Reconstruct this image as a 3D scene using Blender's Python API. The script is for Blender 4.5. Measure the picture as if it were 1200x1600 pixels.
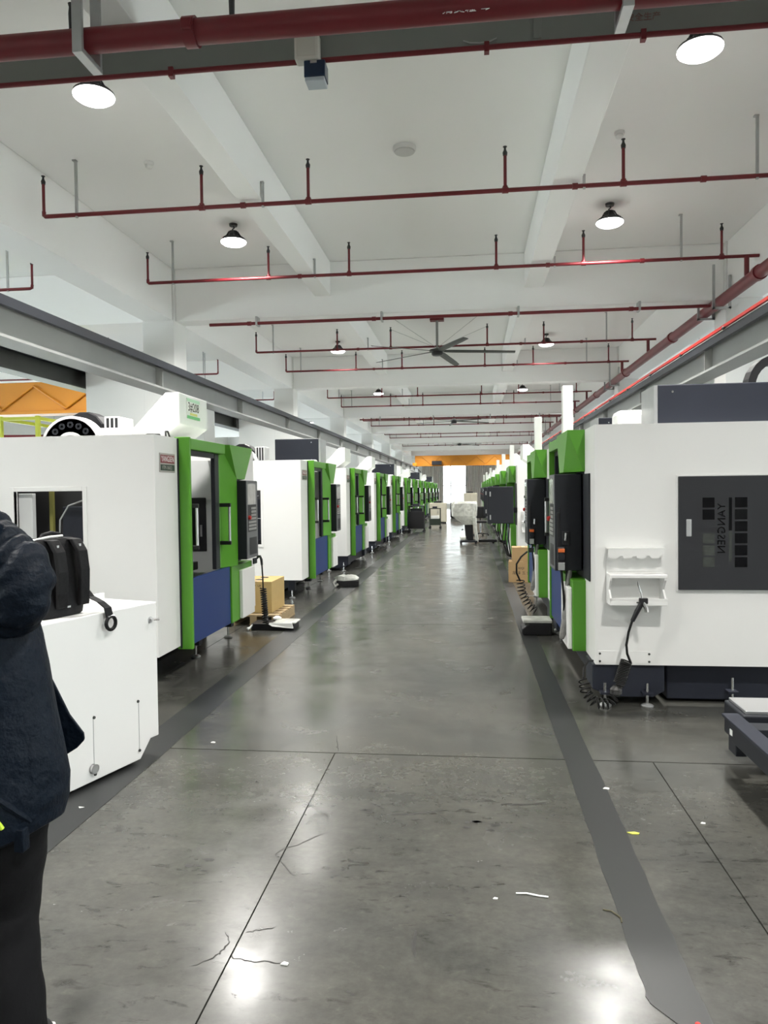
import bpy, bmesh, math, random
from mathutils import Vector, Matrix

random.seed(7)
for o in list(bpy.data.objects):
    bpy.data.objects.remove(o)
S = bpy.context.scene
COL = S.collection
R = math.radians

# ------------------------------------------------------------------ camera
F_PX, CAM_H = 1170.0, 1.55
YAW, PITCH, ROLL = R(6.599), R(1.634), R(0.6875)
fwd = Vector((-math.sin(YAW) * math.cos(PITCH), math.cos(YAW) * math.cos(PITCH), -math.sin(PITCH)))
rgt = Vector((math.cos(YAW), math.sin(YAW), 0))
upv = rgt.cross(fwd)
r2 = rgt * math.cos(ROLL) - upv * math.sin(ROLL)
u2 = rgt * math.sin(ROLL) + upv * math.cos(ROLL)
cd = bpy.data.cameras.new('camera')
cd.sensor_fit = 'HORIZONTAL'
cd.sensor_width = 36.0
cd.lens = F_PX / 1200.0 * 36.0
cd.clip_end = 200
cam = bpy.data.objects.new('camera', cd)
COL.objects.link(cam)
m = Matrix((r2, u2, -fwd)).transposed().to_4x4()
m.translation = (0, 0, CAM_H)
cam.matrix_world = m
S.camera = cam

# ------------------------------------------------------------------ world, exposure
LAMP_W = 100.0
W = bpy.data.worlds.new('world')
S.world = W
W.use_nodes = True
W.node_tree.nodes['Background'].inputs[0].default_value = (0.93, 0.97, 1.0, 1)
W.node_tree.nodes['Background'].inputs[1].default_value = 7.6
S.view_settings.view_transform = 'Standard'
S.view_settings.look = 'None'
S.view_settings.gamma = 1.0
S.view_settings.exposure = 0.54
S.view_settings.use_curve_mapping = False

# ------------------------------------------------------------------ materials
def mat(name, col, rough=0.5, metal=0.0, var=0.05, scale=4.0, bump=0.0, bscale=40.0, coat=0.0, emit=None, estr=0.0,
        alpha=1.0, trans=0.0, spec=0.5):
    mt = bpy.data.materials.new(name)
    mt.use_nodes = True
    nt = mt.node_tree
    b = nt.nodes['Principled BSDF']
    b.inputs['Roughness'].default_value = rough
    b.inputs['Metallic'].default_value = metal
    b.inputs['Coat Weight'].default_value = coat
    b.inputs['Alpha'].default_value = alpha
    b.inputs['Transmission Weight'].default_value = trans
    b.inputs['Specular IOR Level'].default_value = spec
    tc = nt.nodes.new('ShaderNodeTexCoord')
    nz = nt.nodes.new('ShaderNodeTexNoise')
    nz.inputs['Scale'].default_value = scale
    nz.inputs['Detail'].default_value = 5
    nt.links.new(tc.outputs['Object'], nz.inputs['Vector'])
    mx = nt.nodes.new('ShaderNodeMix')
    mx.data_type = 'RGBA'
    mx.inputs['A'].default_value = tuple(c * (1 - var) for c in col[:3]) + (1,)
    mx.inputs['B'].default_value = tuple(min(1, c * (1 + var)) for c in col[:3]) + (1,)
    nt.links.new(nz.outputs['Fac'], mx.inputs['Factor'])
    nt.links.new(mx.outputs['Result'], b.inputs['Base Color'])
    if bump:
        n2 = nt.nodes.new('ShaderNodeTexNoise')
        n2.inputs['Scale'].default_value = bscale
        n2.inputs['Detail'].default_value = 4
        nt.links.new(tc.outputs['Object'], n2.inputs['Vector'])
        bp = nt.nodes.new('ShaderNodeBump')
        bp.inputs['Strength'].default_value = bump
        bp.inputs['Distance'].default_value = 0.02
        nt.links.new(n2.outputs['Fac'], bp.inputs['Height'])
        nt.links.new(bp.outputs['Normal'], b.inputs['Normal'])
    if emit:
        b.inputs['Emission Color'].default_value = tuple(emit) + (1,)
        b.inputs['Emission Strength'].default_value = estr
    return mt

MW = mat('paint_ceiling_white', (0.90, 0.90, 0.885), 0.75, var=0.02, scale=0.6)
M_COLUMN = mat('paint_column_white', (0.78, 0.78, 0.76), 0.7, var=0.03, scale=1.2)
M_WHITE = mat('powder_coat_white', (0.78, 0.78, 0.765), 0.42, var=0.025, scale=2.5, bump=0.03, bscale=250)
M_GREEN = mat('powder_coat_green', (0.085, 0.30, 0.018), 0.42, var=0.06, bump=0.03, bscale=250)
M_BLUE = mat('powder_coat_blue', (0.009, 0.034, 0.155), 0.4, var=0.06, bump=0.03, bscale=250, spec=0.3)
M_CHAR = mat('powder_coat_charcoal', (0.017, 0.019, 0.024), 0.45, var=0.08, bump=0.03, bscale=250, spec=0.3)
M_NAVY = mat('powder_coat_dark_navy', (0.022, 0.025, 0.036), 0.45, var=0.08, spec=0.3)
M_BLACK = mat('black_plastic', (0.008, 0.008, 0.010), 0.45, var=0.2)
M_RUBBER = mat('black_rubber', (0.005, 0.005, 0.005), 0.5, var=0.2, spec=0.3)
M_RED = mat('red_pipe_paint', (0.14, 0.008, 0.013), 0.42, var=0.15, scale=6)
M_REDB = mat('red_conductor_paint', (0.42, 0.02, 0.015), 0.4, var=0.1)
M_STEEL = mat('steel_grey_paint', (0.27, 0.275, 0.265), 0.45, metal=0.1, var=0.08, scale=3)
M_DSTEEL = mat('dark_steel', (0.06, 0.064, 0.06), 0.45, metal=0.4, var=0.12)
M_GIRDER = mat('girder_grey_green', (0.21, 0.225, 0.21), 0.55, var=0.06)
M_GALV = mat('galvanised_steel', (0.45, 0.46, 0.46), 0.4, metal=0.7, var=0.1, scale=12)
M_CHROME = mat('polished_chrome', (0.75, 0.75, 0.76), 0.15, metal=1.0, var=0.03)
M_ALU = mat('brushed_aluminium', (0.62, 0.62, 0.63), 0.3, metal=0.8, var=0.05)
M_ORANGE = mat('crane_orange_paint', (0.58, 0.23, 0.014), 0.45, var=0.06)
M_YELLOW = mat('safety_yellow_paint', (0.62, 0.66, 0.05), 0.45, var=0.06)
M_CARTON = mat('carton_cardboard', (0.36, 0.235, 0.11), 0.8, var=0.1, scale=10)
M_CARTON2 = mat('carton_yellow_cardboard', (0.52, 0.37, 0.15), 0.8, var=0.08, scale=10)
M_WOOD = mat('pallet_wood', (0.40, 0.30, 0.17), 0.75, var=0.2, scale=14)
M_PRINT = mat('dark_print_ink', (0.03, 0.02, 0.015), 0.7)
M_WPRINT = mat('white_print_ink', (0.8, 0.8, 0.8), 0.6)
M_PLATE = mat('silver_nameplate', (0.42, 0.40, 0.38), 0.4, metal=0.2, var=0.05)
M_PRED = mat('nameplate_red', (0.22, 0.035, 0.045), 0.5)
M_PGREEN = mat('nameplate_dark_green', (0.035, 0.06, 0.045), 0.5)
M_SGREEN = mat('sign_green', (0.16, 0.50, 0.20), 0.5)
M_SPALE = mat('sign_pale_green', (0.50, 0.75, 0.55), 0.5)
M_SYEL = mat('sign_yellow', (0.70, 0.68, 0.22), 0.5)
M_PAPER = mat('white_paper', (0.80, 0.81, 0.78), 0.6)
M_SCREEN = mat('reflective_screen', (0.42, 0.42, 0.40), 0.12, var=0.35, scale=9)
M_KEYS = mat('grey_keys', (0.34, 0.34, 0.33), 0.5, var=0.3, scale=60)
M_GLASSD = mat('dark_tinted_pane', (0.003, 0.003, 0.004), 0.25, var=0.1, spec=0.15)
M_GLASSG = mat('grey_tinted_pane', (0.055, 0.060, 0.055), 0.25, var=0.35, scale=14, spec=0.3)
M_INNER = mat('inner_sheet_grey', (0.62, 0.63, 0.63), 0.45, var=0.05)
M_FILM = mat('crumpled_clear_film', (0.62, 0.63, 0.58), 0.16, var=0.55, scale=7, bump=1.0, bscale=9)
M_JACKET = mat('navy_nylon_jacket', (0.0022, 0.0058, 0.0125), 0.55, var=0.2, scale=9, bump=0.8, bscale=17, spec=0.16)
M_TROUSER = mat('black_trouser_cloth', (0.007, 0.007, 0.008), 0.8, var=0.3, bump=0.2, bscale=20, spec=0.15)
M_SKIN = mat('skin', (0.45, 0.26, 0.18), 0.5, var=0.08)
M_HAIR = mat('black_hair', (0.006, 0.005, 0.005), 0.5, var=0.3)
M_NEON = mat('neon_yellow_cord', (0.60, 0.85, 0.05), 0.5)
M_BAG = mat('black_bag_nylon', (0.006, 0.006, 0.007), 0.6, var=0.3, bump=0.2, bscale=30, spec=0.25)
M_CURT = mat('grey_curtain_cloth', (0.46, 0.43, 0.39), 0.85, var=0.1)
M_LAMPB = mat('lamp_black_housing', (0.02, 0.02, 0.022), 0.4, var=0.1)
M_LAMPG = mat('lamp_lit_diffuser', (0.9, 0.9, 0.92), 0.4, emit=(1.0, 0.985, 0.95), estr=7.0)
M_ORBTN = mat('orange_button', (0.75, 0.16, 0.03), 0.4)
M_STRIPE = mat('dark_grey_floor_paint', (0.019, 0.020, 0.020), 0.42, var=0.25, scale=2.2)
M_TEAL = mat('dark_teal_paint', (0.02, 0.05, 0.05), 0.35, var=0.1)
M_DOCR = mat('white_wall_paint', (0.74, 0.74, 0.70), 0.7, var=0.03)
M_HATCH = mat('hatch_charcoal', (0.030, 0.031, 0.035), 0.45, var=0.08, spec=0.3)
M_DARKIN = mat('interior_shade_dark', (0.03, 0.03, 0.032), 0.5, var=0.2)  # dark colour stands in for the shade inside the machine
M_BEIGE = mat('beige_cabinet', (0.55, 0.52, 0.42), 0.5)

def floor_material():
    mt = bpy.data.materials.new('polished_concrete')
    mt.use_nodes = True
    nt = mt.node_tree
    N = nt.nodes.new
    L = nt.links.new
    b = nt.nodes['Principled BSDF']
    g = N('ShaderNodeNewGeometry')
    def noise(scale, det=6, rough=0.6, dist=0.0, sx=1, sy=1):
        mp = N('ShaderNodeMapping')
        mp.inputs['Scale'].default_value = (sx, sy, 1)
        L(g.outputs['Position'], mp.inputs['Vector'])
        n = N('ShaderNodeTexNoise')
        n.inputs['Scale'].default_value = scale
        n.inputs['Detail'].default_value = det
        n.inputs['Roughness'].default_value = rough
        n.inputs['Distortion'].default_value = dist
        L(mp.outputs['Vector'], n.inputs['Vector'])
        return n.outputs['Fac']
    def ramp(fac, stops):
        r = N('ShaderNodeValToRGB')
        e = r.color_ramp.elements
        e[0].position, e[0].color = stops[0][0], (*stops[0][1], 1)
        e[1].position, e[1].color = stops[1][0], (*stops[1][1], 1)
        L(fac, r.inputs['Fac'])
        return r.outputs['Color']
    def mul(a, c, fac=1.0):
        x = N('ShaderNodeMix')
        x.data_type = 'RGBA'
        x.blend_type = 'MULTIPLY'
        x.inputs['Factor'].default_value = fac
        L(a, x.inputs['A'])
        L(c, x.inputs['B'])
        return x.outputs['Result']
    base = ramp(noise(0.9, 5, 0.55, 0.2), ((0.28, (0.049, 0.051, 0.048)), (0.75, (0.082, 0.080, 0.069))))
    mott = ramp(noise(4.0, 6, 0.68, 0.1, 1.0, 1.7), ((0.25, (0.72, 0.72, 0.72)), (0.75, (1.22, 1.21, 1.18))))
    fine = ramp(noise(26.0, 4, 0.65), ((0.25, (0.80, 0.80, 0.80)), (0.70, (1.10, 1.10, 1.10))))
    gate = ramp(noise(1.3, 3, 0.5), ((0.42, (0, 0, 0)), (0.58, (1, 1, 1))))
    scuf = ramp(noise(9.0, 6, 0.66, 0.5, 1.0, 2.4), ((0.33, (0.40, 0.39, 0.37)), (0.44, (1, 1, 1))))
    pale = ramp(noise(14.0, 6, 0.7, 0.3, 1.0, 1.4), ((0.60, (1, 1, 1)), (0.74, (1.35, 1.34, 1.28))))
    c = mul(base, mott)
    c = mul(c, fine)
    sg = N('ShaderNodeMix')
    sg.data_type = 'RGBA'
    L(gate, sg.inputs['Factor'])
    sg.inputs['A'].default_value = (1, 1, 1, 1)
    L(scuf, sg.inputs['B'])
    c = mul(c, sg.outputs['Result'])
    c = mul(c, pale)
    L(c, b.inputs['Base Color'])
    rr = N('ShaderNodeMapRange')
    rr.inputs['From Min'].default_value = 0.3
    rr.inputs['From Max'].default_value = 0.7
    rr.inputs['To Min'].default_value = 0.16
    rr.inputs['To Max'].default_value = 0.30
    L(noise(2.4, 7, 0.65, 0.5), rr.inputs['Value'])
    L(rr.outputs['Result'], b.inputs['Roughness'])
    bp = N('ShaderNodeBump')
    bp.inputs['Strength'].default_value = 0.05
    bp.inputs['Distance'].default_value = 0.01
    L(noise(60.0, 5), bp.inputs['Height'])
    b.inputs['Specular IOR Level'].default_value = 0.5
    return mt
M_FILMG = mat('grey_film', (0.22, 0.22, 0.21), 0.2, var=0.6, scale=14, bump=0.6, bscale=30)
M_FILMD = mat('dark_glossy_film', (0.05, 0.05, 0.05), 0.15, var=0.8, scale=14, bump=0.6, bscale=30)
M_FLOOR = floor_material()
M_JOINT = mat('joint_sealant', (0.035, 0.034, 0.032), 0.8, var=0.2)

# ------------------------------------------------------------------ mesh builder
class MB:
    def __init__(s):
        s.v, s.f = [], []
    def add(s, vs, fs):
        k = len(s.v)
        s.v += [tuple(p) for p in vs]
        s.f += [tuple(i + k for i in q) for q in fs]
        return s
    def box(s, x0, x1, y0, y1, z0, z1):
        return s.add([(x0, y0, z0), (x1, y0, z0), (x1, y1, z0), (x0, y1, z0), (x0, y0, z1), (x1, y0, z1), (x1, y1, z1), (x0, y1, z1)],
                     [(0, 3, 2, 1), (4, 5, 6, 7), (0, 1, 5, 4), (1, 2, 6, 5), (2, 3, 7, 6), (3, 0, 4, 7)])
    def prism(s, poly, axis, a, b):
        def P(p, t):
            return {'x': (t, p[0], p[1]), 'y': (p[0], t, p[1]), 'z': (p[0], p[1], t)}[axis]
        n = len(poly)
        vs = [P(p, a) for p in poly] + [P(p, b) for p in poly]
        fs = [tuple(range(n - 1, -1, -1)), tuple(range(n, 2 * n))]
        fs += [(i, (i + 1) % n, (i + 1) % n + n, i + n) for i in range(n)]
        return s.add(vs, fs)
    def rings(s, rs, cap=True):
        n = len(rs[0])
        vs = [p for r in rs for p in r]
        fs = []
        for k in range(len(rs) - 1):
            for i in range(n):
                j = (i + 1) % n
                fs.append((k * n + i, k * n + j, (k + 1) * n + j, (k + 1) * n + i))
        if cap:
            fs.append(tuple(range(n - 1, -1, -1)))
            fs.append(tuple(range((len(rs) - 1) * n, len(rs) * n)))
        return s.add(vs, fs)
    def tube(s, pts, r, n=8, cap=True):
        pts = [Vector(p) for p in pts]
        rad = r if isinstance(r, (list, tuple)) else [r] * len(pts)
        t0 = (pts[1] - pts[0]).normalized()
        ref = Vector((0, 0, 1)) if abs(t0.z) < 0.9 else Vector((1, 0, 0))
        nrm = t0.cross(ref).normalized()
        rs = []
        for i, p in enumerate(pts):
            a = pts[max(0, i - 1)]
            c = pts[min(len(pts) - 1, i + 1)]
            t = (c - a).normalized()
            nrm = (nrm - t * nrm.dot(t)).normalized()
            bi = t.cross(nrm)
            rs.append([p + (nrm * math.cos(2 * math.pi * k / n) + bi * math.sin(2 * math.pi * k / n)) * rad[i] for k in range(n)])
        return s.rings(rs, cap)
    def cyl(s, p0, p1, r, n=12, r1=None):
        return s.tube([p0, p1], [r, r if r1 is None else r1], n)
    def lathe(s, prof, c=(0, 0, 0), n=20, axis='z'):
        rs = []
        for r, h in prof:
            ring = []
            for k in range(n):
                a = 2 * math.pi * k / n
                ca, sa = r * math.cos(a), r * math.sin(a)
                d = {'z': (ca, sa, h), 'x': (h, ca, sa), 'y': (ca, h, sa)}[axis]
                ring.append((c[0] + d[0], c[1] + d[1], c[2] + d[2]))
            rs.append(ring)
        return s.rings(rs, True)
    def build(s, name, m, parent=None, bevel=0.0, smooth=False, seg=2, loc=None):
        me = bpy.data.meshes.new(name)
        me.from_pydata(s.v, [], s.f)
        bm = bmesh.new()
        bm.from_mesh(me)
        bmesh.ops.recalc_face_normals(bm, faces=bm.faces)
        bm.to_mesh(me)
        bm.free()
        me.materials.append(m)
        if smooth:
            me.shade_smooth()
            me.set_sharp_from_angle(angle=R(40))
        o = bpy.data.objects.new(name, me)
        COL.objects.link(o)
        o.parent = parent
        if loc:
            o.location = loc
        if bevel:
            b = o.modifiers.new('bevel', 'BEVEL')
            b.width = bevel
            b.segments = seg
            b.limit_method = 'ANGLE'
            b.angle_limit = R(40)
        return o

def box(name, m, parent, x0, x1, y0, y1, z0, z1, bevel=0.0):
    return MB().box(x0, x1, y0, y1, z0, z1).build(name, m, parent, bevel)

def tag(o, label, cat, group=None, kind=None):
    o['label'] = label
    if cat:
        o['category'] = cat
    if group:
        o['group'] = group
    if kind:
        o['kind'] = kind
    return o

def empty(name, loc=(0, 0, 0), rz=0.0):
    o = bpy.data.objects.new(name, None)
    o.empty_display_size = 0.1
    COL.objects.link(o)
    o.location = loc
    o.rotation_euler = (0, 0, rz)
    return o

def struct(o, label=None, cat=None):
    o['kind'] = 'structure'
    if label:
        o['label'] = label
    if cat:
        o['category'] = cat
    return o

def copy_tree(o, parent=None, skip=()):
    c = o.copy()
    COL.objects.link(c)
    c.parent = parent
    for ch in list(o.children):
        if ch.name.split('.')[0] not in skip:
            copy_tree(ch, c, skip)
    return c

def text(name, body, size, m, parent, loc, rot, depth=0.0015, spacing=1.0, sx=1.0):
    cu = bpy.data.curves.new(name, 'FONT')
    cu.body = body
    cu.size = size
    cu.extrude = depth
    cu.space_character = spacing
    cu.align_x = 'CENTER'
    cu.align_y = 'CENTER'
    cu.resolution_u = 2
    t = bpy.data.objects.new(name + '_tmp', cu)
    COL.objects.link(t)
    dg = bpy.context.evaluated_depsgraph_get()
    me = bpy.data.meshes.new_from_object(t.evaluated_get(dg))
    bpy.data.objects.remove(t)
    bpy.data.curves.remove(cu)
    me.materials.clear()
    me.materials.append(m)
    o = bpy.data.objects.new(name, me)
    COL.objects.link(o)
    o.parent = parent
    o.location = loc
    o.rotation_euler = rot
    o.scale = (sx, 1, 1)
    return o

ORD = ['first', 'second', 'third', 'fourth', 'fifth', 'sixth', 'seventh', 'eighth', 'ninth', 'tenth', 'eleventh', 'twelfth',
       'thirteenth', 'fourteenth', 'fifteenth', 'sixteenth', 'seventeenth', 'eighteenth', 'nineteenth', 'twentieth']

# ------------------------------------------------------------------ hall: floor
Y0, Y1, XA, XB = -6.0, 62.0, -14.0, 13.0
fl = MB().box(XA, XB, Y0, Y1, -0.16, -0.012).build('floor', M_JOINT)
struct(fl, 'polished grey concrete factory floor', 'floor')
xs = [XA, -8.2, -4.45, -2.63, -0.81, 1.01, 2.83, 4.65, 8.6, XB]
ys = [Y0, 0.1, 4.33, 8.6, 12.8, 17.0, 21.2, 25.4, 29.6, 33.8, 38.0, 42.2, 46.4, 50.6, 54.8, Y1]
for j in range(len(ys) - 1):
    xr = [x for x in xs if not (ys[j] >= 4.3 and x in (-0.81, 1.01))]
    for i in range(len(xr) - 1):
        g = 0.003
        MB().box(xr[i] + g, xr[i + 1] - g, ys[j] + 0.005, ys[j + 1] - 0.005, -0.15, 0.0).build('floor_slab', M_FLOOR, fl)
M_SCUFF = mat('dark_floor_scuff', (0.022, 0.021, 0.019), 0.5, var=0.5, scale=30)
M_CRACK = mat('floor_crack', (0.02, 0.019, 0.017), 0.7, var=0.3)
def ribbon(name, pts, w, m, seed):
    rnd = random.Random(seed)
    P = []
    for a in range(len(pts) - 1):
        for t in range(4):
            q = t / 4
            P.append((pts[a][0] + (pts[a + 1][0] - pts[a][0]) * q + rnd.uniform(-.004, .004), pts[a][1] + (pts[a + 1][1] - pts[a][1]) * q + rnd.uniform(-.006, .006)))
    P.append(pts[-1])
    vs, fs = [], []
    n_ = len(P)
    for k, p in enumerate(P):
        a, c = P[max(0, k - 1)], P[min(n_ - 1, k + 1)]
        dx, dy = c[0] - a[0], c[1] - a[1]
        l = math.hypot(dx, dy) or 1
        ww = w * (0.35 + 0.65 * math.sin(math.pi * (k + 0.5) / n_)) * rnd.uniform(.6, 1.2) / 2
        vs += [(p[0] - dy / l * ww, p[1] + dx / l * ww, 0.0006), (p[0] + dy / l * ww, p[1] - dx / l * ww, 0.0006)]
    for k in range(n_ - 1):
        fs.append((2 * k, 2 * k + 1, 2 * k + 3, 2 * k + 2))
    return MB().add(vs, fs).build(name, m, fl)
for q, l in enumerate([[(-0.718, 2.909), (-0.843, 3.084), (-0.826, 3.126), (-0.767, 3.178), (-0.687, 3.277), (-0.641, 3.346)], [(-0.919, 2.319), (-0.879, 2.357), (-0.856, 2.386), (-0.844, 2.43), (-0.836, 2.46), (-0.873, 2.516)], [(-0.81, 2.38), (-0.739, 2.363), (-0.674, 2.366), (-0.62, 2.365)], [(-0.797, 2.52), (-0.757, 2.539), (-0.704, 2.56)], [(-0.825, 3.605), (-0.771, 3.564), (-0.697, 3.477), (-0.657, 3.364)], [(-0.798, 4.36), (-0.82, 4.457), (-0.855, 4.634)]]):
    ribbon('crack', l, 0.006, M_CRACK, q)
for q, l in enumerate([[(-0.538, 3.78), (-0.473, 3.794), (-0.408, 3.808)], [(-0.409, 3.516), (-0.303, 3.533), (-0.137, 3.59)], [(0.127, 3.68), (0.252, 3.691), (0.362, 3.708)], [(-0.208, 2.584), (-0.204, 2.528), (-0.197, 2.439)]]):
    ribbon('scuff_mark', l, 0.016, M_SCUFF, 20 + q)
rn = random.Random(9)
for x, y, r in [(-0.531, 3.571, 0.055), (-0.474, 3.62, 0.037), (-0.262, 3.48, 0.03), (0.06, 3.428, 0.07), (-0.013, 3.441, 0.05), (-1.156, 2.973, 0.056), (-1.099, 2.915, 0.025), (-0.567, 2.943, 0.03), (-0.394, 2.98, 0.025), (-0.237, 2.723, 0.021), (-0.095, 2.694, 0.023), (-1.219, 3.578, 0.018), (-1.162, 3.864, 0.026), (-1.134, 3.276, 0.017), (-1.1, 3.266, 0.017), (-0.377, 2.24, 0.015), (-0.739, 2.196, 0.011)]:
    for k in range(3):
        cx, cy = x + rn.uniform(-r, r) * .8, y + rn.uniform(-r, r) * .8
        rr = r * rn.uniform(.25, .55)
        pts = [(cx + rr * rn.uniform(.5, 1.3) * math.cos(t), cy + rr * rn.uniform(.3, .8) * math.sin(t), 0.0006) for t in [2 * math.pi * i / 9 for i in range(9)]]
        MB().add(pts, [tuple(range(9))]).build('scuff_mark', M_SCUFF, fl)

def stripe(name, xa, xb, ya, yb, seed, rag_start=False):
    rnd = random.Random(seed)
    n = 90
    Ls, Rs = [], []
    for k in range(n + 1):
        t = (k / n) ** 2.2
        y = ya + (yb - ya) * t
        Ls.append((xa + rnd.uniform(-0.004, 0.004), y))
        Rs.append((xb + rnd.uniform(-0.004, 0.004), y))
    if rag_start:
        Ls[0] = (xa + 0.01, ya - 0.01)
        start = [(xb - 0.05, ya - 0.14), (xb - 0.08, ya - 0.03), (xb - 0.11, ya + 0.0)]
        Rs[0] = (xb, ya - 0.22)
    else:
        start = []
    poly_v = []
    mb = MB()
    vs, fs = [], []
    for k in range(n + 1):
        vs += [(Ls[k][0], Ls[k][1], 0.0), (Rs[k][0], Rs[k][1], 0.0), (Ls[k][0], Ls[k][1], 0.0022), (Rs[k][0], Rs[k][1], 0.0022)]
    for k in range(n):
        a = 4 * k
        fs += [(a + 2, a + 3, a + 7, a + 6), (a, a + 2, a + 6, a + 4), (a + 3, a + 1, a + 5, a + 7)]
    fs += [(0, 1, 3, 2)]
    mb.add(vs, fs)
    return struct(mb.build(name, M_STRIPE))
stripe('trim_1', -2.07, -1.83, 0.5, 58, 3)
stripe('trim_2', 0.52, 0.68, 2.28, 58, 5, True)

# ------------------------------------------------------------------ hall: ceiling, beams, columns, walls
ZC = 5.0
struct(MB().box(XA, XB, Y0, Y1 + 0.3, ZC, ZC + 0.2).build('ceiling', MW), 'white painted concrete ceiling slab', 'ceiling')
BAY, BEAM0 = 7.78, 3.42
beams = [BEAM0 + BAY * k for k in range(8)]
LX0, LX1, RX0, RX1 = -5.0, -4.5, 3.6, 4.1
def sbeam(x0, x1, y0, y1, z0):
    return struct(MB().box(x0, x1, y0, y1, z0, ZC - 0.002).build('ceiling_beam', MW, None, 0.008))
for by in beams:
    sbeam(XA, LX0 - 0.002, by, by + 0.35, 4.2)
    sbeam(LX1 + 0.002, RX0 - 0.002, by, by + 0.35, 4.2)
    sbeam(RX1 + 0.002, XB, by, by + 0.35, 4.2)
segs = [Y0] + beams + [Y1]
for a in range(len(segs) - 1):
    ya = segs[a] + (0 if a == 0 else 0.352)
    yb = segs[a + 1] - 0.002
    for x0, x1, z0 in ((-2.305, -2.065, 4.49), (0.81, 1.08, 4.49), (-9.4, -9.15, 4.49), (7.8, 8.05, 4.49)):
        sbeam(x0, x1, ya, yb, z0)
    ya2 = segs[a] + (0 if a == 0 else 0.43)
    yb2 = segs[a + 1] - (0.08 if a < len(segs) - 2 else 0)
    sbeam(LX0 + 0.02, LX1 - 0.02, ya2, yb2, 4.2)
    sbeam(RX0 + 0.02, RX1 - 0.02, ya2, yb2, 4.2)
for by in beams:
    c = by + 0.175
    for x0, x1 in ((LX0, LX1), (RX0, RX1)):
        mb = MB().box(x0, x1, c - 0.25, c + 0.25, 0, ZC)
        if x0 < 0:
            mb.box(-5.95, -4.75, c - 0.245, c + 0.245, 0, 3.75).box(-4.75, -4.05, c - 0.245, c + 0.245, 0, 3.0)
        else:
            mb.box(3.62, 5.5, c - 0.245, c + 0.245, 0, 3.4)
            mb.prism([(3.62, 2.838), (3.62, 2.45), (2.66, 2.70), (2.66, 2.838)], 'y', c - 0.15, c + 0.15)
        struct(mb.build('column', M_COLUMN, None, 0.006))
def side_wall(name, x0, x1):  # outer wall with window bands opened to let extra daylight in
    mb = MB().box(x0, x1, Y0, Y1, 0, 0.3).box(x0, x1, Y0, Y1, 2.7, ZC)
    for by in [Y0] + beams + [Y1]:
        mb.box(x0, x1, max(Y0, by - 0.4), min(Y1, by + 0.75), 0.3, 2.7)
    struct(mb.build(name, M_DOCR))
side_wall('wall_left', XA - 0.2, XA)
side_wall('wall_right', XB, XB + 0.2)
struct(MB().box(XA, XB, Y0 - 0.2, Y0, 0, ZC).build('wall_front', M_DOCR))
wx0, wx1, wz0, wz1 = -2.25, -0.35, 0.35, 3.6
wb = MB().box(XA, wx0, Y1, Y1 + 0.2, 0, ZC).box(wx1, XB, Y1, Y1 + 0.2, 0, ZC).box(wx0, wx1, Y1, Y1 + 0.2, wz1, ZC).box(wx0, wx1, Y1, Y1 + 0.2, 0, wz0)
struct(wb.build('wall_back', M_DOCR))
M_WFRAME = mat('white_window_frame', (0.6, 0.6, 0.6), 0.5)
edges_ = [Y0] + beams + [Y1]
M_PANE = bpy.data.materials.new('window_pane_glass')
M_PANE.use_nodes = True
_nt = M_PANE.node_tree
_nt.nodes.remove(_nt.nodes['Principled BSDF'])
_tr, _gl, _mx = _nt.nodes.new('ShaderNodeBsdfTransparent'), _nt.nodes.new('ShaderNodeBsdfGlossy'), _nt.nodes.new('ShaderNodeMixShader')
_tr.inputs['Color'].default_value = (0.95, 0.98, 0.97, 1)
_gl.inputs['Roughness'].default_value = 0.05
_mx.inputs[0].default_value = 0.06
_nt.links.new(_tr.outputs[0], _mx.inputs[1])
_nt.links.new(_gl.outputs[0], _mx.inputs[2])
_nt.links.new(_mx.outputs[0], _nt.nodes['Material Output'].inputs['Surface'])
wf = MB()
for x in (wx0, (wx0 + wx1) / 2 - 0.3, wx1):
    wf.box(x - 0.04, x + 0.04, Y1 + 0.05, Y1 + 0.12, wz0, wz1)
for z in (wz0 + 0.04, 1.9, wz1 - 0.04):
    wf.box(wx0, wx1, Y1 + 0.055, Y1 + 0.115, z - 0.04, z + 0.04)
wfo = struct(wf.build('window_1', M_WFRAME), 'tall bright window at the far end of the aisle', 'window')
box('pane', M_PANE, wfo, wx0, -1.64, Y1 + 0.08, Y1 + 0.09, wz0, wz1)
box('pane', M_PANE, wfo, -1.56, wx1, Y1 + 0.08, Y1 + 0.09, wz0, wz1)

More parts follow.
